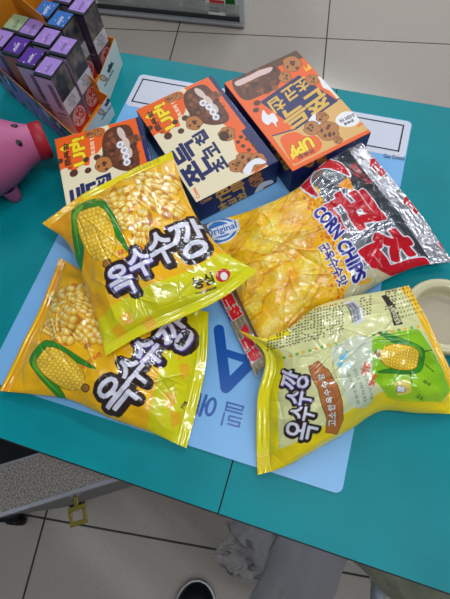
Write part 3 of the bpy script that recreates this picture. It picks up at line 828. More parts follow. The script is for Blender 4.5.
def paint_A(S):
    s = S['top']; s.put((0, 0, np.ones((s.M * 2, s.N * 2))), CRM)
    n2 = s.N * 2; m2 = s.M * 2
    F = lambda pts, col, **k: s.poly(pts, col, **k)
    # orange right side, navy strip on the long right edge
    F([(200, 80), (214, 73), (278, 158), (252, 175), (262, 160), (240, 128), (222, 104)], ORG)
    F([(232, 132), (246, 128), (270, 160), (250, 170), (236, 150)], ORG)
    s.put((0, int(n2 * .87), np.ones((m2, n2 - int(n2 * .87)))), NAVY)
    F([(136, 111), (152, 103), (170, 94), (182, 92), (186, 104), (184, 114), (178, 118), (180, 126), (172, 128), (168, 134), (158, 133), (152, 137), (148, 128)], ORG, smooth=True)
    F([(184, 88), (208, 77), (246, 128), (236, 134), (205, 110)], ORG)
    choco(s, [(184, 94), (196, 86), (207, 86), (220, 102), (229, 116), (225, 123), (211, 125), (196, 120), (186, 108)], 3)
    for (x, y, w, h) in ((200, 93, 14, 6), (208, 100, 12, 6), (213, 108, 13, 8)): s.ell(x, y, w, h, -40, (224, 202, 190), .9)
    for (x, y) in ((203, 103), (209, 107), (213, 112), (216, 117)): s.ell(x, y, 7, 6.5, 0, (236, 234, 240)); s.ell(x, y, 3.5, 3.2, 0, (120, 110, 140), .7)
    s.text('UP!', 165, 116, 26, 11, 118, (150, 60, 10), bold=7); s.text('UP!', 165, 116, 26, 11, 118, (250, 220, 30), bold=4)
    s.line([(158, 110), (148, 116)], 2.2, (250, 220, 30)); F([(150, 111), (145, 118), (153, 119)], (250, 220, 30))
    s.text('초코의 맛', 176, 108, 18, 4, 118, (246, 230, 200), bold=1); s.text('쫀득함', 154, 121, 22, 5, 118, (90, 40, 14), bold=2); s.text('더 진하게', 160, 128, 12, 4, 118, (90, 40, 14), bold=1)
    for (x, y, r) in ((168, 136, 7), (185, 118, 5.5), (175, 122, 5), (150, 128, 5), (181, 131, 5.5)): s.ell(x, y, r * 1.2, r, 20, CHOC)
    cookie(s, 194, 123, 8, 2); cookie(s, 170, 98, 5, 3); cookie(s, 178, 96, 4, 4)
    cookie(s, 227, 134, 8, 5); s.ell(224, 136, 10, 10, 0, (70, 36, 20)); cookie(s, 246, 163, 12, 6); cookie(s, 258, 160, 8, 7); cookie(s, 236, 166, 7, 9)
    s.poly([(243, 172), (248, 163), (258, 158), (266, 162), (262, 164), (254, 165), (250, 174)], (232, 232, 240), smooth=True)
    for (x, y) in ((238, 142), (243, 146), (247, 139), (249, 150), (241, 137), (254, 145)): s.ell(x, y, 4.5, 3.6, 10, CHOC)
    for (t, x, y, w, h) in (('쫀', 197, 171, 20, 27), ('득', 185, 152, 18, 24)): s.text(t, x, y, w, h, 122, NAVY, bold=6)
    for (t, x, y, w, h) in (('칩', 201, 138, 12, 13), ('코', 211, 151, 12, 14), ('초', 219, 165, 12, 14)): s.text(t, x, y, w, h, 122, NAVY, bold=4)
    s.text('Crown', 196, 193, 11, 4, 118, (226, 110, 40), bold=1)
    s.text('초콜릿칩 쿠키', 244, 116, 40, 3.5, -52, (112, 112, 160), bold=1); s.text('쫀득초코칩', 232, 98, 32, 3, -52, (112, 112, 160), bold=0)
    f = S['near']
    for (t, x, y, w, h) in (('쫀득', 230, 190, 30, 13), ('초코칩', 233, 203, 30, 10)): f.text(t, x, y, w, h, 27, GOLD, bold=3)
    f.text('Crown', 206, 200, 12, 4, 27, (190, 150, 70), bold=1)
    cookie(f, 256, 181, 7, 3); cookie(f, 257, 174, 4, 1); cookie(f, 263, 186, 5, 4); f.poly([(254, 195), (260, 184), (271, 180), (273, 183), (264, 187), (260, 195)], (226, 226, 232), smooth=True)
def paint_C(S):
    s = S['top']; s.put((0, 0, np.ones((s.M * 2, s.N * 2))), ORG)
    F = lambda pts, col, **k: s.poly(pts, col, **k)
    F([(230, 82), (262, 62), (296, 42), (306, 52), (270, 66), (238, 80)], ORG)
    F([(250, 66), (295, 41), (308, 56), (268, 70)], (92, 60, 38))
    s.text('쫀득초코칩 쿠키', 272, 58, 46, 3.5, 28, (220, 190, 130), bold=0)
    choco(s, [(232, 84), (238, 74), (256, 66), (272, 64), (282, 74), (276, 88), (262, 95), (244, 100)], 9)
    F([(235, 82), (248, 76), (260, 70), (272, 67), (270, 72), (258, 77), (248, 82), (238, 86)], (222, 190, 184), smooth=True)
    F([(316, 76), (330, 70), (352, 96), (338, 100)], CRM); F([(338, 99), (352, 94), (371, 128), (294, 166), (272, 136), (295, 130)], TAN)
    s.line([(272, 136), (296, 129), (338, 99), (352, 94)], 1.3, NAVY); s.line([(308, 62), (330, 80)], 1.2, NAVY); s.line([(316, 77), (330, 70)], 1, NAVY)
    sq = [(299, 75), (338, 101), (297, 129), (260, 102)]
    s.poly(sq, NAVY)
    for (t, x, y, w, h) in (('쫀', 316, 101, 22, 19), ('득', 295, 115, 24, 19)): s.text(t, x, y, w, h, 215, (226, 178, 76), bold=4, shear=.1)
    for (t, x, y, w, h) in (('초', 302, 85, 13, 12), ('코', 290, 93, 13, 13), ('칩', 277, 104, 14, 14)): s.text(t, x, y, w, h, 215, (226, 178, 76), bold=2)
    for (x, y, r) in ((257, 103, 5.5), (256, 110, 5), (250, 98, 4)): s.ell(x, y, r * 1.3, r, 20, CHOC)
    cookie(s, 292, 64, 9, 2); cookie(s, 285, 77, 6, 6); cookie(s, 312, 80, 6, 6)
    s.text('UP!', 310, 66, 12, 5, 215, (250, 214, 40), bold=1)
    F([(263, 110), (268, 115), (273, 113), (278, 120), (276, 123), (277, 127), (272, 122), (268, 125), (262, 120)], (236, 234, 236), smooth=True)
    F([(320, 78), (326, 80), (332, 84), (334, 91), (326, 89), (322, 86)], (238, 236, 236), smooth=True)
    F([(308, 122), (316, 113), (324, 118), (318, 126)], (236, 236, 240), smooth=True)
    cookie(s, 328, 131, 11, 5); cookie(s, 312, 128, 8, 7); cookie(s, 322, 117, 6, 8); cookie(s, 338, 140, 4, 8)
    F([(336, 118), (343, 112), (353, 112), (360, 118), (356, 125), (346, 127), (337, 124)], (238, 236, 238), smooth=True)
    s.text('초코칩이 가득', 347, 118, 16, 4, 205, (90, 80, 90), bold=1); s.text('쫀득해', 349, 122, 10, 3, 205, (90, 80, 90), bold=1)
    F([(280, 140), (286, 134), (296, 132), (305, 136), (316, 136), (322, 144), (318, 152), (306, 158), (294, 164), (288, 156)], ORG, smooth=True)
    s.text('UP!', 303, 146, 20, 11, 208, (150, 60, 10), bold=7); s.text('UP!', 303, 146, 20, 11, 208, (250, 220, 30), bold=4)
    s.line([(292, 148), (293, 157)], 2.2, (250, 220, 30)); F([(290, 154), (293, 160), (297, 154)], (250, 220, 30))
    s.text('쫀득함', 306, 154, 18, 4, 205, (100, 50, 20), bold=1)
    s.text('Crown', 363, 124, 12, 4, 205, (232, 110, 40), bold=1)
    f = S['left']
    for (t, x, y, w, h) in (('쫀득', 278, 150, 18, 10), ('초코칩', 283, 160, 20, 8)): f.text(t, x, y, w, h, -54, GOLD, bold=2)
    f = S['near']
    cookie(f, 309, 163, 5, 3); cookie(f, 322, 160, 5, 1)
    S['right'].text('쫀득초코칩', *[float(v) for v in projP(S['right'].P[35, 165])], 40, 10, 50, GOLD, bold=2)

def refx(px, py): return unp(px, py, CH)
o = carton_mesh('cookie_carton', 0.049, 0.395, 0.808, paint_A, None)
meta(o, 'cream and navy cookie carton in the middle, standing between the other two cartons', 'carton', 'cookie cartons')
oB = o.copy(); COL.objects.link(oB); oB.location = (-0.0414, 0.3195, 0); oB.rotation_euler = (0, 0, math.radians(33.4))
meta(oB, 'cream cookie carton half covered by the top yellow bag, nearest the piggy bank', 'carton', 'cookie cartons')
C0 = unp(224, 83, CH)
o = carton_mesh('cookie_carton', C0[0], C0[1], 0.80, paint_C, None)
meta(o, 'orange and tan cookie carton with navy square title, right of the other cartons', 'carton', 'cookie cartons')

# ------------------------------------------------------------------ stick packs in card display trays
def wall_poly(mb, p, q, z0, zp, zq, th=.0007, mi=0):
    p = np.array(p); q = np.array(q); d = (q - p) / np.linalg.norm(q - p); n = np.array([-d[1], d[0]]) * th / 2
    vs = [(*(p + n), z0), (*(q + n), z0), (*(q - n), z0), (*(p - n), z0), (*(p + n), zp), (*(q + n), zq), (*(q - n), zq), (*(p - n), zp)]
    mb.add(vs, [(0, 3, 2, 1), (4, 5, 6, 7), (0, 1, 5, 4), (1, 2, 6, 5), (2, 3, 7, 6), (3, 0, 4, 7)], mi)

def panel(name, p, q, z0, z1, n, paintf, mats, parent, out, z2=None):
    """painted card face between floor points p,q; out = outward unit offset"""
    p = np.array(p); q = np.array(q)
    u = np.linspace(0, 1, n[0])[None, :, None]; v = np.linspace(0, 1, n[1])[:, None, None]
    a = np.array([*p, z1]); P = a + np.array([*(q - p), 0]) * u + np.array([0, 0, z0 - z1]) * v
    if z2 is not None: P = P + np.array([0, 0, 1.0]) * (1 - v) * (1 - u) * (z2 - z1)
    P = P + np.array([*out, 0]) * .0009
    s = Surf(P, (200, 212, 210)); paintf(s)
    back = P - np.array([*out, 0]) * .0002
    c = s.final().reshape(-1, 4)
    return mesh_np(name, P.reshape(-1, 3), grid_faces(*P.shape[:2]), mats, False, c[:, :3], c[:, 3], parent)

def paint_lip(s, pts):
    s.put((0, 0, np.ones((s.M * 2, s.N * 2))), (196, 208, 206))
    (x, y, a) = pts
    s.ell(x, y, 6, 9, a, (134, 100, 80)); s.ell(x, y, 3.5, 5.5, a, (186, 160, 140))
    s.text('miix', x + 7, y - 11, 10, 3.4, a + 4, (40, 40, 44), bold=2); s.text('FLAVOR STICKS', x + 6, y, 18, 1.6, a, (90, 95, 95), bold=1)
def paint_purple(s):
    s.put((0, 0, np.ones((s.M * 2, s.N * 2))), (166, 132, 206))
    rg = random.Random(4)
    m2, n2 = s.M * 2, s.N * 2
    for i in range(60):
        x, y = rg.uniform(0, n2), rg.uniform(0, m2); r = rg.uniform(8, 24)
        c = rg.choice([(30, 130, 80), (210, 40, 60), (50, 60, 130), (236, 230, 246), (40, 36, 50), (80, 170, 100), (120, 100, 180)])
        pts = [(x + r * rg.uniform(.6, 1.2) * math.cos(a), y + r * rg.uniform(.6, 1.2) * math.sin(a)) for a in [k * math.pi / 4 for k in range(8)]]
        s.put(s.pmask(np.array(pts)), c)
t1 = dict(FR=(-.008, .4195), FL=(-.0165, .332), BL=(-.200, .425), BR=(-.160, .489))
t2 = dict(FR=(-.037, .522), FL=(-.026, .428), BL=(-.158, .497), BR=(-.150, .552))
def tray(t, zf, zs, zb, label, sidepaint):
    c = np.mean([t['FR'], t['FL'], t['BL'], t['BR']], axis=0)
    root = empty('display_tray', (c[0], c[1], 0), label=label, cat='display tray', group='stick pack display trays')
    def rel(mb, nm, m, **k):
        o = mb.build(nm, m, None, **k); o.parent = root; o.matrix_parent_inverse = Matrix.Translation((-c[0], -c[1], 0)); return o
    b = MB(); b.prism([t['FL'], t['FR'], t['BR'], t['BL']], .0004, .0016)
    wall_poly(b, t['FL'], t['BL'], .0004, zs, .07); wall_poly(b, t['BR'], t['BL'], .0004, zb, zb); md = tuple(np.array(t['FR']) * .52 + np.array(t['BR']) * .48); me_ = tuple(np.array(t['FR']) * .42 + np.array(t['BR']) * .58); wall_poly(b, t['FR'], md, .0004, zf, zf * .8); wall_poly(b, md, me_, .0004, zf * .8, zb - .012); wall_poly(b, me_, t['BR'], .0004, zb - .012, zb)
    wall_poly(b, t['FL'], t['FR'], .0004, zf, zf)
    rel(b, 'tray_card', M_orange)
    p = np.array(t['FL']); q = np.array(t['FR']); d = (q - p) / np.linalg.norm(q - p); n = np.array([d[1], -d[0]])
    f = panel('front_lip', t['FL'], t['FR'], .0006, zf + .0005, (90, 50), lambda s: paint_lip(s, (101, 112, 55) if sidepaint else (103, 78, 62)), M_card, None, n)
    f.parent = root; f.matrix_parent_inverse = Matrix.Translation((-c[0], -c[1], 0))
    if sidepaint:
        p = np.array(t['BL']); q = np.array(t['FL']); d = (q - p) / np.linalg.norm(q - p); n = np.array([d[1], -d[0]])
        f = panel('side_panel', t['BL'], t['FL'], .0006, zs + .0005, (260, 60), paint_purple, M_card, None, n, .0705)
        f.parent = root; f.matrix_parent_inverse = Matrix.Translation((-c[0], -c[1], 0))
tray(t1, .035, .045, .126, 'orange lined card tray with purple patterned side, next to the piggy bank', True)
tray(t2, .045, .05, .118, 'orange lined card tray with white lip, farther back beside the first tray', False)

def pack(x, y, rz, lid, side, title, label, first=None):
    """cigarette-size pack: x across (picture face on +x), 27 x 34 x 100 mm"""
    a, d, h = .0275, .0332, .0985
    c, s_ = math.cos(rz), math.sin(rz); ex = np.array([c, s_, 0]); ey = np.array([-s_, c, 0]); o = np.array([x, y, .0018])
    def g(o_, A, B_, n, m):
        u = np.linspace(0, 1, n)[None, :, None]; v = np.linspace(0, 1, m)[:, None, None]; return o_ + A * u + B_ * v
    Z = np.array([0, 0, h])
    f = dict(top=g(o - ex * a / 2 + ey * d / 2 + Z, ex * a, -ey * d, 40, 48), pic=g(o + ex * a / 2 - ey * d / 2 + Z, ey * d, -Z, 48, 130),
             front=g(o - ex * a / 2 - ey * d / 2 + Z, ex * a, -Z, 40, 130), back=g(o + ex * a / 2 + ey * d / 2 + Z, -ex * a, -Z, 12, 12), left=g(o - ex * a / 2 + ey * d / 2 + Z, -ey * d, -Z, 12, 12))
    V = []; F = []; C = []; off = 0
    for k, P in f.items():
        s = Surf(P, (34, 34, 42)); n2, m2 = s.N * 2, s.M * 2
        full = lambda y0, y1, x0=0, x1=1: (int(y0 * m2), int(x0 * n2), np.ones((int(y1 * m2) - int(y0 * m2), int(x1 * n2) - int(x0 * n2))))
        cen = s.uv[s.M // 2, s.N // 2]
        if k == 'top':
            s.put(full(0, 1), lid); s.put(full(.86, 1), (34, 40, 52)); s.put(full(0, 1, .93, 1), (30, 30, 40))
            rg = random.Random(int(x * 1e4))
            for i in range(5):
                xx, yy = rg.uniform(.1, .9) * n2, rg.uniform(.1, .8) * m2; s.put(s.pmask(np.array([(xx, yy), (xx + 4, yy), (xx + 4, yy + 4), (xx, yy + 4)])), (226, 214, 240))
            s.text(title, cen[0], cen[1], 9.5, 3.4, 58, (240, 236, 244) if sum(lid) < 330 else (50, 34, 74), bold=0)
        if k == 'pic':
            n = fbm(s.X / 34.0, s.Y / 44.0, int(abs(x) * 1e4) % 50, 4); n = np.clip((n - .40) * 3.0, 0, 1)[..., None]
            s.c[..., :3] = lin((40, 44, 50)) * (1 - n) + lin((120, 108, 102)) * n
            s.put(full(.0, .02), (20, 20, 24))
            s.put(full(.40, .62), (206, 206, 216)); s.put(full(.62, 1), (92, 96, 104)); s.put(full(.84, 1), (180, 44, 50))
            for q_, (tt, w_) in enumerate((('흡연은', .6), ('중독입니다', .8), ('그래도', .5))):
                yy = int((.50 + .06 * q_) * m2); P0, T0, _ = glyph_tris(tt)
                pt = s.uv[min(int((.45 + .06 * q_) * s.M), s.M - 1), s.N // 2]
                s.text(tt, pt[0], pt[1], 14 * w_, 3.4, 55, (40, 40, 60), bold=0)
            cxg, cyg = n2 * .5, m2 * .785
            rr = np.hypot((s.X - cxg) / (n2 * .47), (s.Y - cyg) / (m2 * .155))
            s.c[rr < 1, :3] = lin((186, 44, 56)); s.c[rr < .9, :3] = lin((204, 190, 192))
            ln = fbm(s.X / 5.0, s.Y / 7.0, 77, 2); s.c[(rr < .84) & (ln > .36), :3] = lin((180, 50, 60))
        if k == 'front':
            s.put(full(0, 1), side); s.put(full(0, .04), (34, 40, 52))
            s.put(full(.12, .55, .55, .85), tuple(int(v * .72) for v in side)); s.put(full(.62, .66, .3, .8), (120, 110, 130)); s.put(full(.7, .72, .3, .8), (120, 110, 130))
            for q_ in range(12): s.put(full(.14 + .03 * q_, .155 + .03 * q_, .58, .82), (90, 70, 110))
        m, n_ = P.shape[:2]
        V.append((P - o).reshape(-1, 3)); F.append(grid_faces(m, n_, off)); off += m * n_; C.append(s.final().reshape(-1, 4))
    V = np.concatenate(V); C = np.concatenate(C)
    R = np.array([[c, s_, 0], [-s_, c, 0], [0, 0, 1]])
    ob = mesh_np('stick_pack', V @ R.T, np.concatenate(F), M_card, False, C[:, :3], C[:, 3])
    ob.location = tuple(o); ob.rotation_euler = (0, 0, rz)
    return meta(ob, label, 'stick pack', 'tobacco stick packs in the trays')
LIL = (160, 128, 202); PUR = (84, 46, 146); GRN = (150, 170, 130); BLU = (44, 104, 178)
RZ = math.radians(-6)
PK = [((-.0565, .3865), LIL, (196, 176, 220), 'lilac topped stick pack nearest the front corner of the trays'),
      ((-.0880, .3975), PUR, (190, 176, 214), 'dark purple topped stick pack next to the front corner pack'),
      ((-.1175, .4125), PUR, (160, 110, 96), 'dark purple topped stick pack, third from the front corner'),
      ((-.1475, .4205), LIL, (150, 130, 190), 'lilac topped stick pack cut by the left picture edge'),
      ((-.0535, .4265), LIL, (196, 176, 220), 'lilac topped stick pack at the right end of second row'),
      ((-.0840, .4375), LIL, (196, 176, 220), 'lilac topped stick pack in the middle of second row'),
      ((-.1130, .4495), LIL, (196, 176, 220), 'lilac topped stick pack beside the green one'),
      ((-.1400, .4535), GRN, (190, 180, 150), 'only green topped stick pack, against the orange card'),
      ((-.0810, .4735), BLU, (60, 90, 150), 'blue topped stick pack, right one of the two blue'),
      ((-.1105, .4890), BLU, (60, 90, 150), 'blue topped stick pack, left one of the two blue'),
      ((-.0500, .4690), None, None, None),
      ((-.0640, .5070), LIL, (60, 60, 80), 'stick pack in far tray with its top beyond the upper picture edge'),
      ((-.0940, .5225), LIL, (120, 110, 150), 'stick pack behind the blue ones, seen as a sliver')]
for i, ((x, y), lid, side, lab) in enumerate(PK):
    if lid is None: continue
    pack(x, y, RZ, lid, side, 'miix', lab)

# ------------------------------------------------------------------ piggy bank
pc = unp(-21, 158, .058)
ph = math.radians(43)
pig = empty('piggy_bank', (pc[0], pc[1], 0), ph, label='pink pig shaped money bank with dark red snout at the left edge', cat='piggy bank')
def along(mb, off=(0, 0, .058), pitch=8):
    mb.M = Matrix.Translation(off) @ Matrix.Rotation(math.radians(90 + pitch), 4, 'Y')
b = MB(); along(b)
prof = []
for k in range(33):
    t = k / 32; zz_ = -.062 + .136 * t
    r = .053 * math.sqrt(max(0, 1 - ((zz_ + .004) / .0605) ** 2)) if zz_ < .02 else 0
    if zz_ >= .02:
        u = (zz_ - .02) / .054; r0 = .053 * math.sqrt(1 - (.024 / .0605) ** 2); r = r0 + (.0235 - r0) * (u * u * (3 - 2 * u) * .55 + u * .45)
    prof.append((max(r, .0004), zz_))
b.lathe(prof, 48)
b.build('body', M_pink, pig, smooth=True)
b = MB(); along(b); b.lathe([(.0005, .070), (.0225, .070), (.0245, .0725), (.0252, .080), (.0245, .0875), (.0225, .089), (.0005, .0885)], 40)
sn = b.build('snout', M_red, pig, smooth=True)
b = MB(); along(b); 
for sg in (-1, 1): 
    vs = [(sg * .0 + .0035 * math.cos(a) * .8 , sg * .008 + .0028 * math.cos(a), .0893 ) for a in [0]]
for sg in (-1, 1):
    n = 12; pts = [(.006 * math.cos(2 * math.pi * k / n), sg * .0085 + .0026 * math.sin(2 * math.pi * k / n)) for k in range(n)]; b.prism(pts, .0870, .0893)
b.build('nostrils', M_black, sn)
for (px, py) in ((14, 126), (19, 143)):
    # eyes sit on the head: march along the view ray to the lathe surface
    inv = (Matrix.Translation((pc[0], pc[1], 0)) @ Matrix.Rotation(ph, 4, 'Z') @ Matrix.Translation((0, 0, .058)) @ Matrix.Rotation(math.radians(98), 4, 'Y')).inverted()
    best = None
    for k in range(400):
        z_ = .12 - k * .0003; w = Vector(unp(px, py, z_)); q = inv @ w
        r_ = np.interp(q.z, [p[1] for p in prof], [p[0] for p in prof], left=0, right=0)
        if math.hypot(q.x, q.y) < r_: best = w; qq = q; break
    if best is None: continue
    b = MB(); nrm = (inv.to_3x3().inverted() @ Vector((qq.x, qq.y, .01))).normalized()
    loc = Matrix.Rotation(-ph, 4, 'Z') @ Matrix.Translation((-pc[0], -pc[1], 0)) @ best
    nl = Matrix.Rotation(-ph, 3, 'Z') @ nrm
    b.M = Matrix.Translation(loc) @ nl.to_track_quat('Z', 'Y').to_matrix().to_4x4() @ Matrix.Diagonal((1, 1.4, .5, 1))
    b.lathe([(.0034 * math.sin(math.pi * k / 8) + .0001, -.0034 * math.cos(math.pi * k / 8)) for k in range(9)], 16)
    b.build('eye', M_black, pig, smooth=True)
for (x, y) in ((.012, -.030), (.020, .026), (-.036, -.026), (-.036, .026)):
    b = MB(); b.M = Matrix.Translation((x, y, 0)); b.lathe([(.0005, 0), (.0085, 0), (.0100, .003), (.0108, .012), (.013, .026)], 24); b.build('foot', M_pink, pig, smooth=True)
for sg in (-1, 1):
    b = MB(); b.M = Matrix.Translation((.012, sg * .030, .098)) @ Matrix.Rotation(math.radians(-25 * sg), 4, 'X'); b.lathe([(.012, -.006), (.009, .006), (.004, .015), (.0005, .018)], 20); b.build('ear', M_pink, pig, smooth=True)

# ------------------------------------------------------------------ cream dish
bw = empty('round_dish', (.4885, .2135, 0), label='round cream dish with thick rim at the right edge', cat='dish')
b = MB(); b.lathe([(.0005, .0), (.034, .0), (.040, .003), (.0445, .014), (.0450, .022), (.0440, .0245), (.0410, .0255), (.0360, .0250), (.0338, .0235), (.0325, .018), (.0315, .012), (.0300, .0105)], 64)
b.build('dish_body', M_cream, bw, smooth=True)
b = MB(); b.lathe([(.0315, .0108), (.0290, .0113), (.020, .0108), (.010, .0112), (.0005, .0112)], 48); b.build('dish_floor', M_liquid, bw, smooth=True)

# ------------------------------------------------------------------ drawer pedestal with key below the counter
ZP = -0.17
pa = unp(0, 513, ZP); pb = unp(113, 478, ZP)
d = (pb - pa)[:2]; Lp = np.linalg.norm(d); d = d / Lp; an = math.atan2(d[1], d[0])
ped = empty('drawer_pedestal', (pb[0], pb[1], FZ), an, label='grey speckled drawer pedestal with key below the counter, lower left', cat='drawer unit')
H = ZP - FZ
b = MB(); b.box(-.27, .02, .012, .065, .06, H - .012); b.build('drawer_front', M_grey, ped)
b = MB(); b.box(-.27, .02, .0, .062, H - .012, H); b.build('top_panel', M_speck, ped)
b = MB(); b.box(-.27, .02, -.005, .0, H - .014, H + .0005); b.box(-.27, .02, .062, .065, H - .012, H + .0008); b.build('edge_trim', M_alu, ped)
b = MB(); b.box(-.27, .02, .066, .115, H - .07, H - .06); b.box(-.27, .02, .115, .120, H - .07, H - .02); b.build('drawer_tray', M_black, ped)
kx = None
kp = unp(73, 500, ZP - .02); kl = Matrix.Rotation(-an, 4, 'Z') @ Vector((kp[0] - pb[0], kp[1] - pb[1], 0))
b = MB(); b.M = Matrix.Translation((kl.x, .012, H - .030)) @ Matrix.Rotation(math.radians(90), 4, 'X'); b.lathe([(.0005, 0), (.009, 0), (.009, .016), (.007, .018), (.0005, .018)], 24); lk = b.build('lock', M_chrome, ped, smooth=False)
b = MB()
b.box(kl.x - .0035, kl.x + .0035, -.020, -.006, H - .0310, H - .0292)
n = 20
x0, y0 = kl.x, -.033
b.box(x0 - .013, x0 + .013, y0 + .007, y0 + .014, H - .0312, H - .0290); b.box(x0 - .013, x0 - .0075, y0 - .013, y0 + .007, H - .0312, H - .0290); b.box(x0 + .0075, x0 + .013, y0 - .013, y0 + .007, H - .0312, H - .0290); b.box(x0 - .0085, x0 + .0085, y0 - .013, y0 - .0065, H - .0312, H - .0290)
b.build('key', M_brass, ped, bevel=.0008)
for (x, y) in ((-.25, .03), (0, .03)):
    b = MB(); b.M = Matrix.Translation((x, y, .03)) @ Matrix.Rotation(math.radians(90), 4, 'Y'); b.lathe([(.0005, -.012), (.028, -.012), (.03, -.008), (.03, .008), (.028, .012), (.0005, .012)], 24); b.build('caster', M_black, ped, smooth=True)

# black chair foot with caster
cf = unp(5, 514, FZ + .05)
cst = empty('chair_foot', (cf[0], cf[1], FZ), math.radians(12), label='black curved chair foot on the tiles at the lower left edge', cat='chair')
b = MB()
pts = [(-.30, .0, .085), (-.2, 0, .078), (-.1, 0, .066), (-.02, 0, .054), (.035, 0, .046)]
ring = 10; vs = []; fs = []
for i, p in enumerate(pts):
    w = .032 - .004 * i
    for k in range(ring): a = 2 * math.pi * k / ring; vs.append((p[0], p[1] + w * math.cos(a), p[2] + w * .5 * math.sin(a)))
for i in range(len(pts) - 1):
    for k in range(ring): fs.append((i * ring + k, i * ring + (k + 1) % ring, (i + 1) * ring + (k + 1) % ring, (i + 1) * ring + k))
fs += [tuple(range(ring))[::-1], tuple(range((len(pts) - 1) * ring, len(pts) * ring))]
b.add(vs, fs); b.build('base_arm', M_black, cst, smooth=True)
for sg in (-1, 1):
    b = MB(); b.M = Matrix.Translation((.02, sg * .014, .025)) @ Matrix.Rotation(math.radians(90), 4, 'X'); b.lathe([(.0005, -.009), (.022, -.009), (.025, -.005), (.025, .005), (.022, .009), (.0005, .009)], 24); b.build('caster_wheel', M_black, cst, smooth=True)

# ------------------------------------------------------------------ shoe
M_shoe = mat('black_shoe_leather', (16, 17, 24), .4, bump=(60, .2, .002)); M_rub = mat('pale_rubber', (196, 196, 204), .5)
sp = unp(196, 581, FZ + .03)
shoe = empty('shoe', (sp[0] + .008, sp[1], FZ), math.radians(8), label='black shoe toe on the floor at the bottom edge', cat='shoe')
def shoe_half(y):  # y from 0 (toe) to -.29 (heel)
    t = -y / .29
    return .046 * min(1, math.sqrt(max(0, 1 - (1 - min(t / .22, 1)) ** 2))) * (1 - .16 * math.sin(math.pi * min(max((t - .3) / .5, 0), 1))) * (1 if t < .85 else math.sqrt(max(0, 1 - ((t - .85) / .15) ** 2)) * .98 + .02)
ys = [0.0] + [-.29 * (k / 28) ** 1.3 for k in range(1, 28)] + [-.29]
out = [(shoe_half(y) + .0005, y) for y in ys] + [(-shoe_half(y) - .0005, y) for y in reversed(ys)]
b = MB(); b.prism([(x * 1.06, y * 1.01 + .003) for x, y in out][::-1], 0, .024); b.build('sole', M_rub, shoe)
b = MB(); vs = []; fs = []; K = 12
for y in ys:
    w = shoe_half(y) + .0005; t = -y / .29; h = .022 + (.030 * min(1, math.sqrt(t / .12 + .001)) + .045 * min(max((t - .2) / .35, 0), 1)) * (1 if t < .98 else .9)
    for k in range(K + 1):
        a = math.pi * k / K; vs.append((w * math.cos(a) * (1 if 0 < k < K else 1), y, .022 + (h - .022) * math.sin(a) ** .8))
for i in range(len(ys) - 1):
    for k in range(K): fs.append((i * (K + 1) + k, i * (K + 1) + k + 1, (i + 1) * (K + 1) + k + 1, (i + 1) * (K + 1) + k))
b.add(vs, fs); b.build('upper', M_shoe, shoe, smooth=True)

# ------------------------------------------------------------------ plastic film bags below the counter
def film(name, label, pts, mats, seed, amp, n=70, thick=.0):
    """pts: closed outline of (px,py,z) corners TL,TR,BR,BL ; sheet with folds, front and back layer"""
    c = [unp(*p) for p in pts]
    s = np.linspace(0, 1, n)[None, :, None]; v = np.linspace(0, 1, n)[:, None, None]
    P = (1 - s) * (1 - v) * c[0] + s * (1 - v) * c[1] + s * v * c[2] + (1 - s) * v * c[3]
    S, V = s[..., 0], v[..., 0]
    nr = np.cross(c[1] - c[0], c[3] - c[0]); nr /= np.linalg.norm(nr)
    if nr[2] < 0: nr = -nr
    hh = (fbm(S * 3 + 0 * V, V * 2 + 0 * S, seed, 3) - .45) * amp * 2 - np.abs(fbm(S * 6 + V, V * 3 - S, seed + 4, 2) - .4) * amp
    bul = (np.sin(np.pi * S) ** .7) * (np.clip(np.sin(np.pi * np.clip(V, 0, 1)), 0, 1) ** .5)
    edge = (fbm(V * 5 + 0 * S, S * 0 + 2 + 0 * V, seed + 8, 2) - .4) * amp * 2
    front = P + nr * (hh + .02 * bul)[..., None] + (c[1] - c[0]) / np.linalg.norm(c[1] - c[0]) * edge[..., None]
    back = P + nr * (-.02 * bul)[..., None] + (c[1] - c[0]) / np.linalg.norm(c[1] - c[0]) * edge[..., None]
    org = P.reshape(-1, 3).mean(0)
    VV = np.r_[front.reshape(-1, 3), back.reshape(-1, 3)] - org
    o = mesh_np(name, VV, np.r_[grid_faces(n, n), grid_faces(n, n, n * n, True)], mats, True)
    o.location = tuple(org)
    return meta(o, label, 'plastic bag')
film('clear_plastic_bag', 'crumpled clear plastic bag hanging just right of the counter seam', [(236, 512, -.06), (305, 528, -.06), (262, 592, -.34), (216, 555, -.32)], M_clear, 3, .012)
film('frosted_plastic_bag', 'smooth translucent grey plastic bag below the counter front edge', [(283, 530, -.05), (356, 545, -.05), (316, 640, -.42), (240, 620, -.42)], M_frost, 8, .004)
M_olive = mat('olive_film', (92, 96, 78), .35, noise=(14, (126, 130, 110), .35, .65), coat=.3, bump=(25, .5, .01))
film('olive_plastic_bag', 'dull olive plastic bag under the counter corner at lower right', [(352, 560, -.05), (470, 592, -.05), (470, 640, -.25), (420, 612, -.2)], M_olive, 12, .008)
M_strip = film_mat('pale_strip', (190, 205, 220), .6)
film('packing_strip', 'narrow pale blue plastic strip at lower right beside the olive bag', [(371, 572, -.3), (386, 574, -.3), (388, 612, -.36), (370, 612, -.36)], M_strip, 15, .002, n=30)['category'] = 'plastic strip'

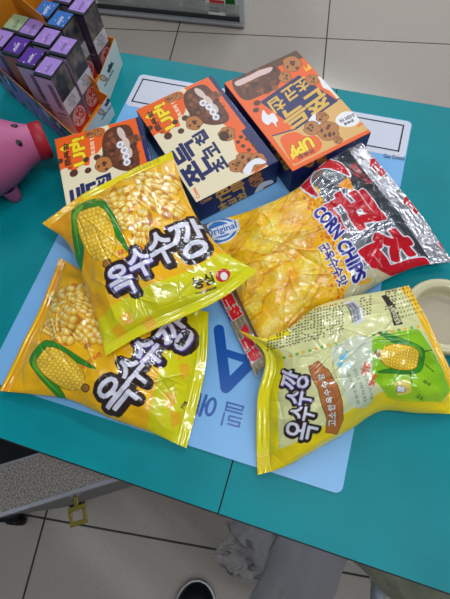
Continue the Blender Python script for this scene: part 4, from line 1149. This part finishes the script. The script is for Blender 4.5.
# ------------------------------------------------------------------ shelf unit across the aisle
sa = unp(90, 12, FZ); sb = unp(240, 27, FZ)
sd = (sb - sa)[:2]; sl = np.linalg.norm(sd); sang = math.atan2(sd[1], sd[0])
sh = empty('shelf_unit', (sb[0] + .02, sb[1], FZ), sang, label='white shop shelf unit with dark kick plate across the aisle', cat='shelf')
b = MB(); b.box(-1.7, -.02, .012, .5, 0, .034); b.build('kick_plate', M_kick, sh)
b = MB(); b.box(-1.7, .0, -.012, .012, .003, .017); b.build('bumper_rail', M_rail, sh, bevel=.006)
b = MB(); b.box(-1.7, -.02, .014, .5, .034, .040); b.build('shelf_deck', M_white, sh)
b = MB(); b.box(-1.7, -.025, .010, .014, .034, .080); b.build('price_rail', M_glass, sh)
b = MB(); b.box(-.02, .0, -.0, .5, .0, 1.3); b.build('side_panel', M_white, sh)
b = MB(); b.box(-1.7, -.02, .5, .52, .0, 1.3); b.build('back_panel', M_white, sh)
cs, sn_ = math.cos(sang), math.sin(sang)
def shw(x, y, z): return (sb[0] + .02 + x * cs - y * sn_, sb[1] + x * sn_ + y * cs, FZ + z)
M_tag = mat('paper_tag', (224, 224, 228), .5); M_tagred = mat('red_tag_print', (214, 50, 46), .5); M_ink = mat('grey_ink', (90, 92, 100), .5)
for i, x in enumerate((-.82, -.155)):
    b = MB(); b.box(-.035, .035, -.001, 0, 0, .055, 0); b.box(-.03, .03, -.0014, -.001, .04 if not i else .033, .052, 1 if i else 2)
    for k in range(2): b.box(-.028, .01, -.0014, -.001, .010 + k * .012, .015 + k * .012, 2)
    text_m = b.build('price_tag', [M_tag, M_tagred, M_ink]); text_m.location = shw(x * 0 + (-.66 if i == 0 else -.115), .0085, .036); text_m.rotation_euler = (math.radians(-14), 0, sang)
    meta(text_m, ['white paper price tag on shelf rail, left one', 'red and white price tag on shelf rail, right one'][i], 'price tag', 'price tags on the shelf rail')
M_pk = [mat('green_pouch', (40, 132, 54), .4), mat('red_pouch', (188, 40, 40), .4), mat('white_pouch', (206, 208, 206), .4), mat('brown_pouch', (130, 90, 60), .4)]
sq = [(-1.45, 0), (-1.32, 0), (-1.19, 0), (-1.06, 0), (-.93, 1), (-.80, 3), (-.68, 1), (-.56, 0), (-.44, 2), (-.33, 2), (-.22, 2), (-.10, 0)]
names = ['green', 'red', 'white', 'brown']
for i, (x, c) in enumerate(sq):
    b = MB(); vs = []; fs = []
    n, m = 10, 10
    for side in (1, -1):
        o_ = len(vs)
        for j in range(m + 1):
            for k in range(n + 1):
                u, w = k / n, j / m; t = (math.sin(math.pi * u) * math.sin(math.pi * w)) ** .5 if 0 < u < 1 and 0 < w < 1 else 0
                vs.append(((u - .5) * .105, side * -.022 * t, w * .15))
        for j in range(m):
            for k in range(n):
                q = [o_ + j * (n + 1) + k, o_ + j * (n + 1) + k + 1, o_ + (j + 1) * (n + 1) + k + 1, o_ + (j + 1) * (n + 1) + k]
                fs.append(tuple(q if side == 1 else q[::-1]))
    b.add(vs, fs); o = b.build('shelf_pouch', M_pk[c], smooth=True); o.location = shw(x, .045, .0405); o.rotation_euler = (0, 0, sang)
    nb = names[sq[i - 1][1]] if i else 'no'
    meta(o, '%s pouch standing on the low shelf, %s' % (names[c], ['far left', 'second from far left', 'third from far left', 'left of the first red pouch', 'left red one', 'between the two red ones', 'right red one', 'right of the red ones', 'left of three white', 'middle of three white', 'right of three white', 'at the right end by the side panel'][i]), 'pouch', 'pouches on the low shelf')
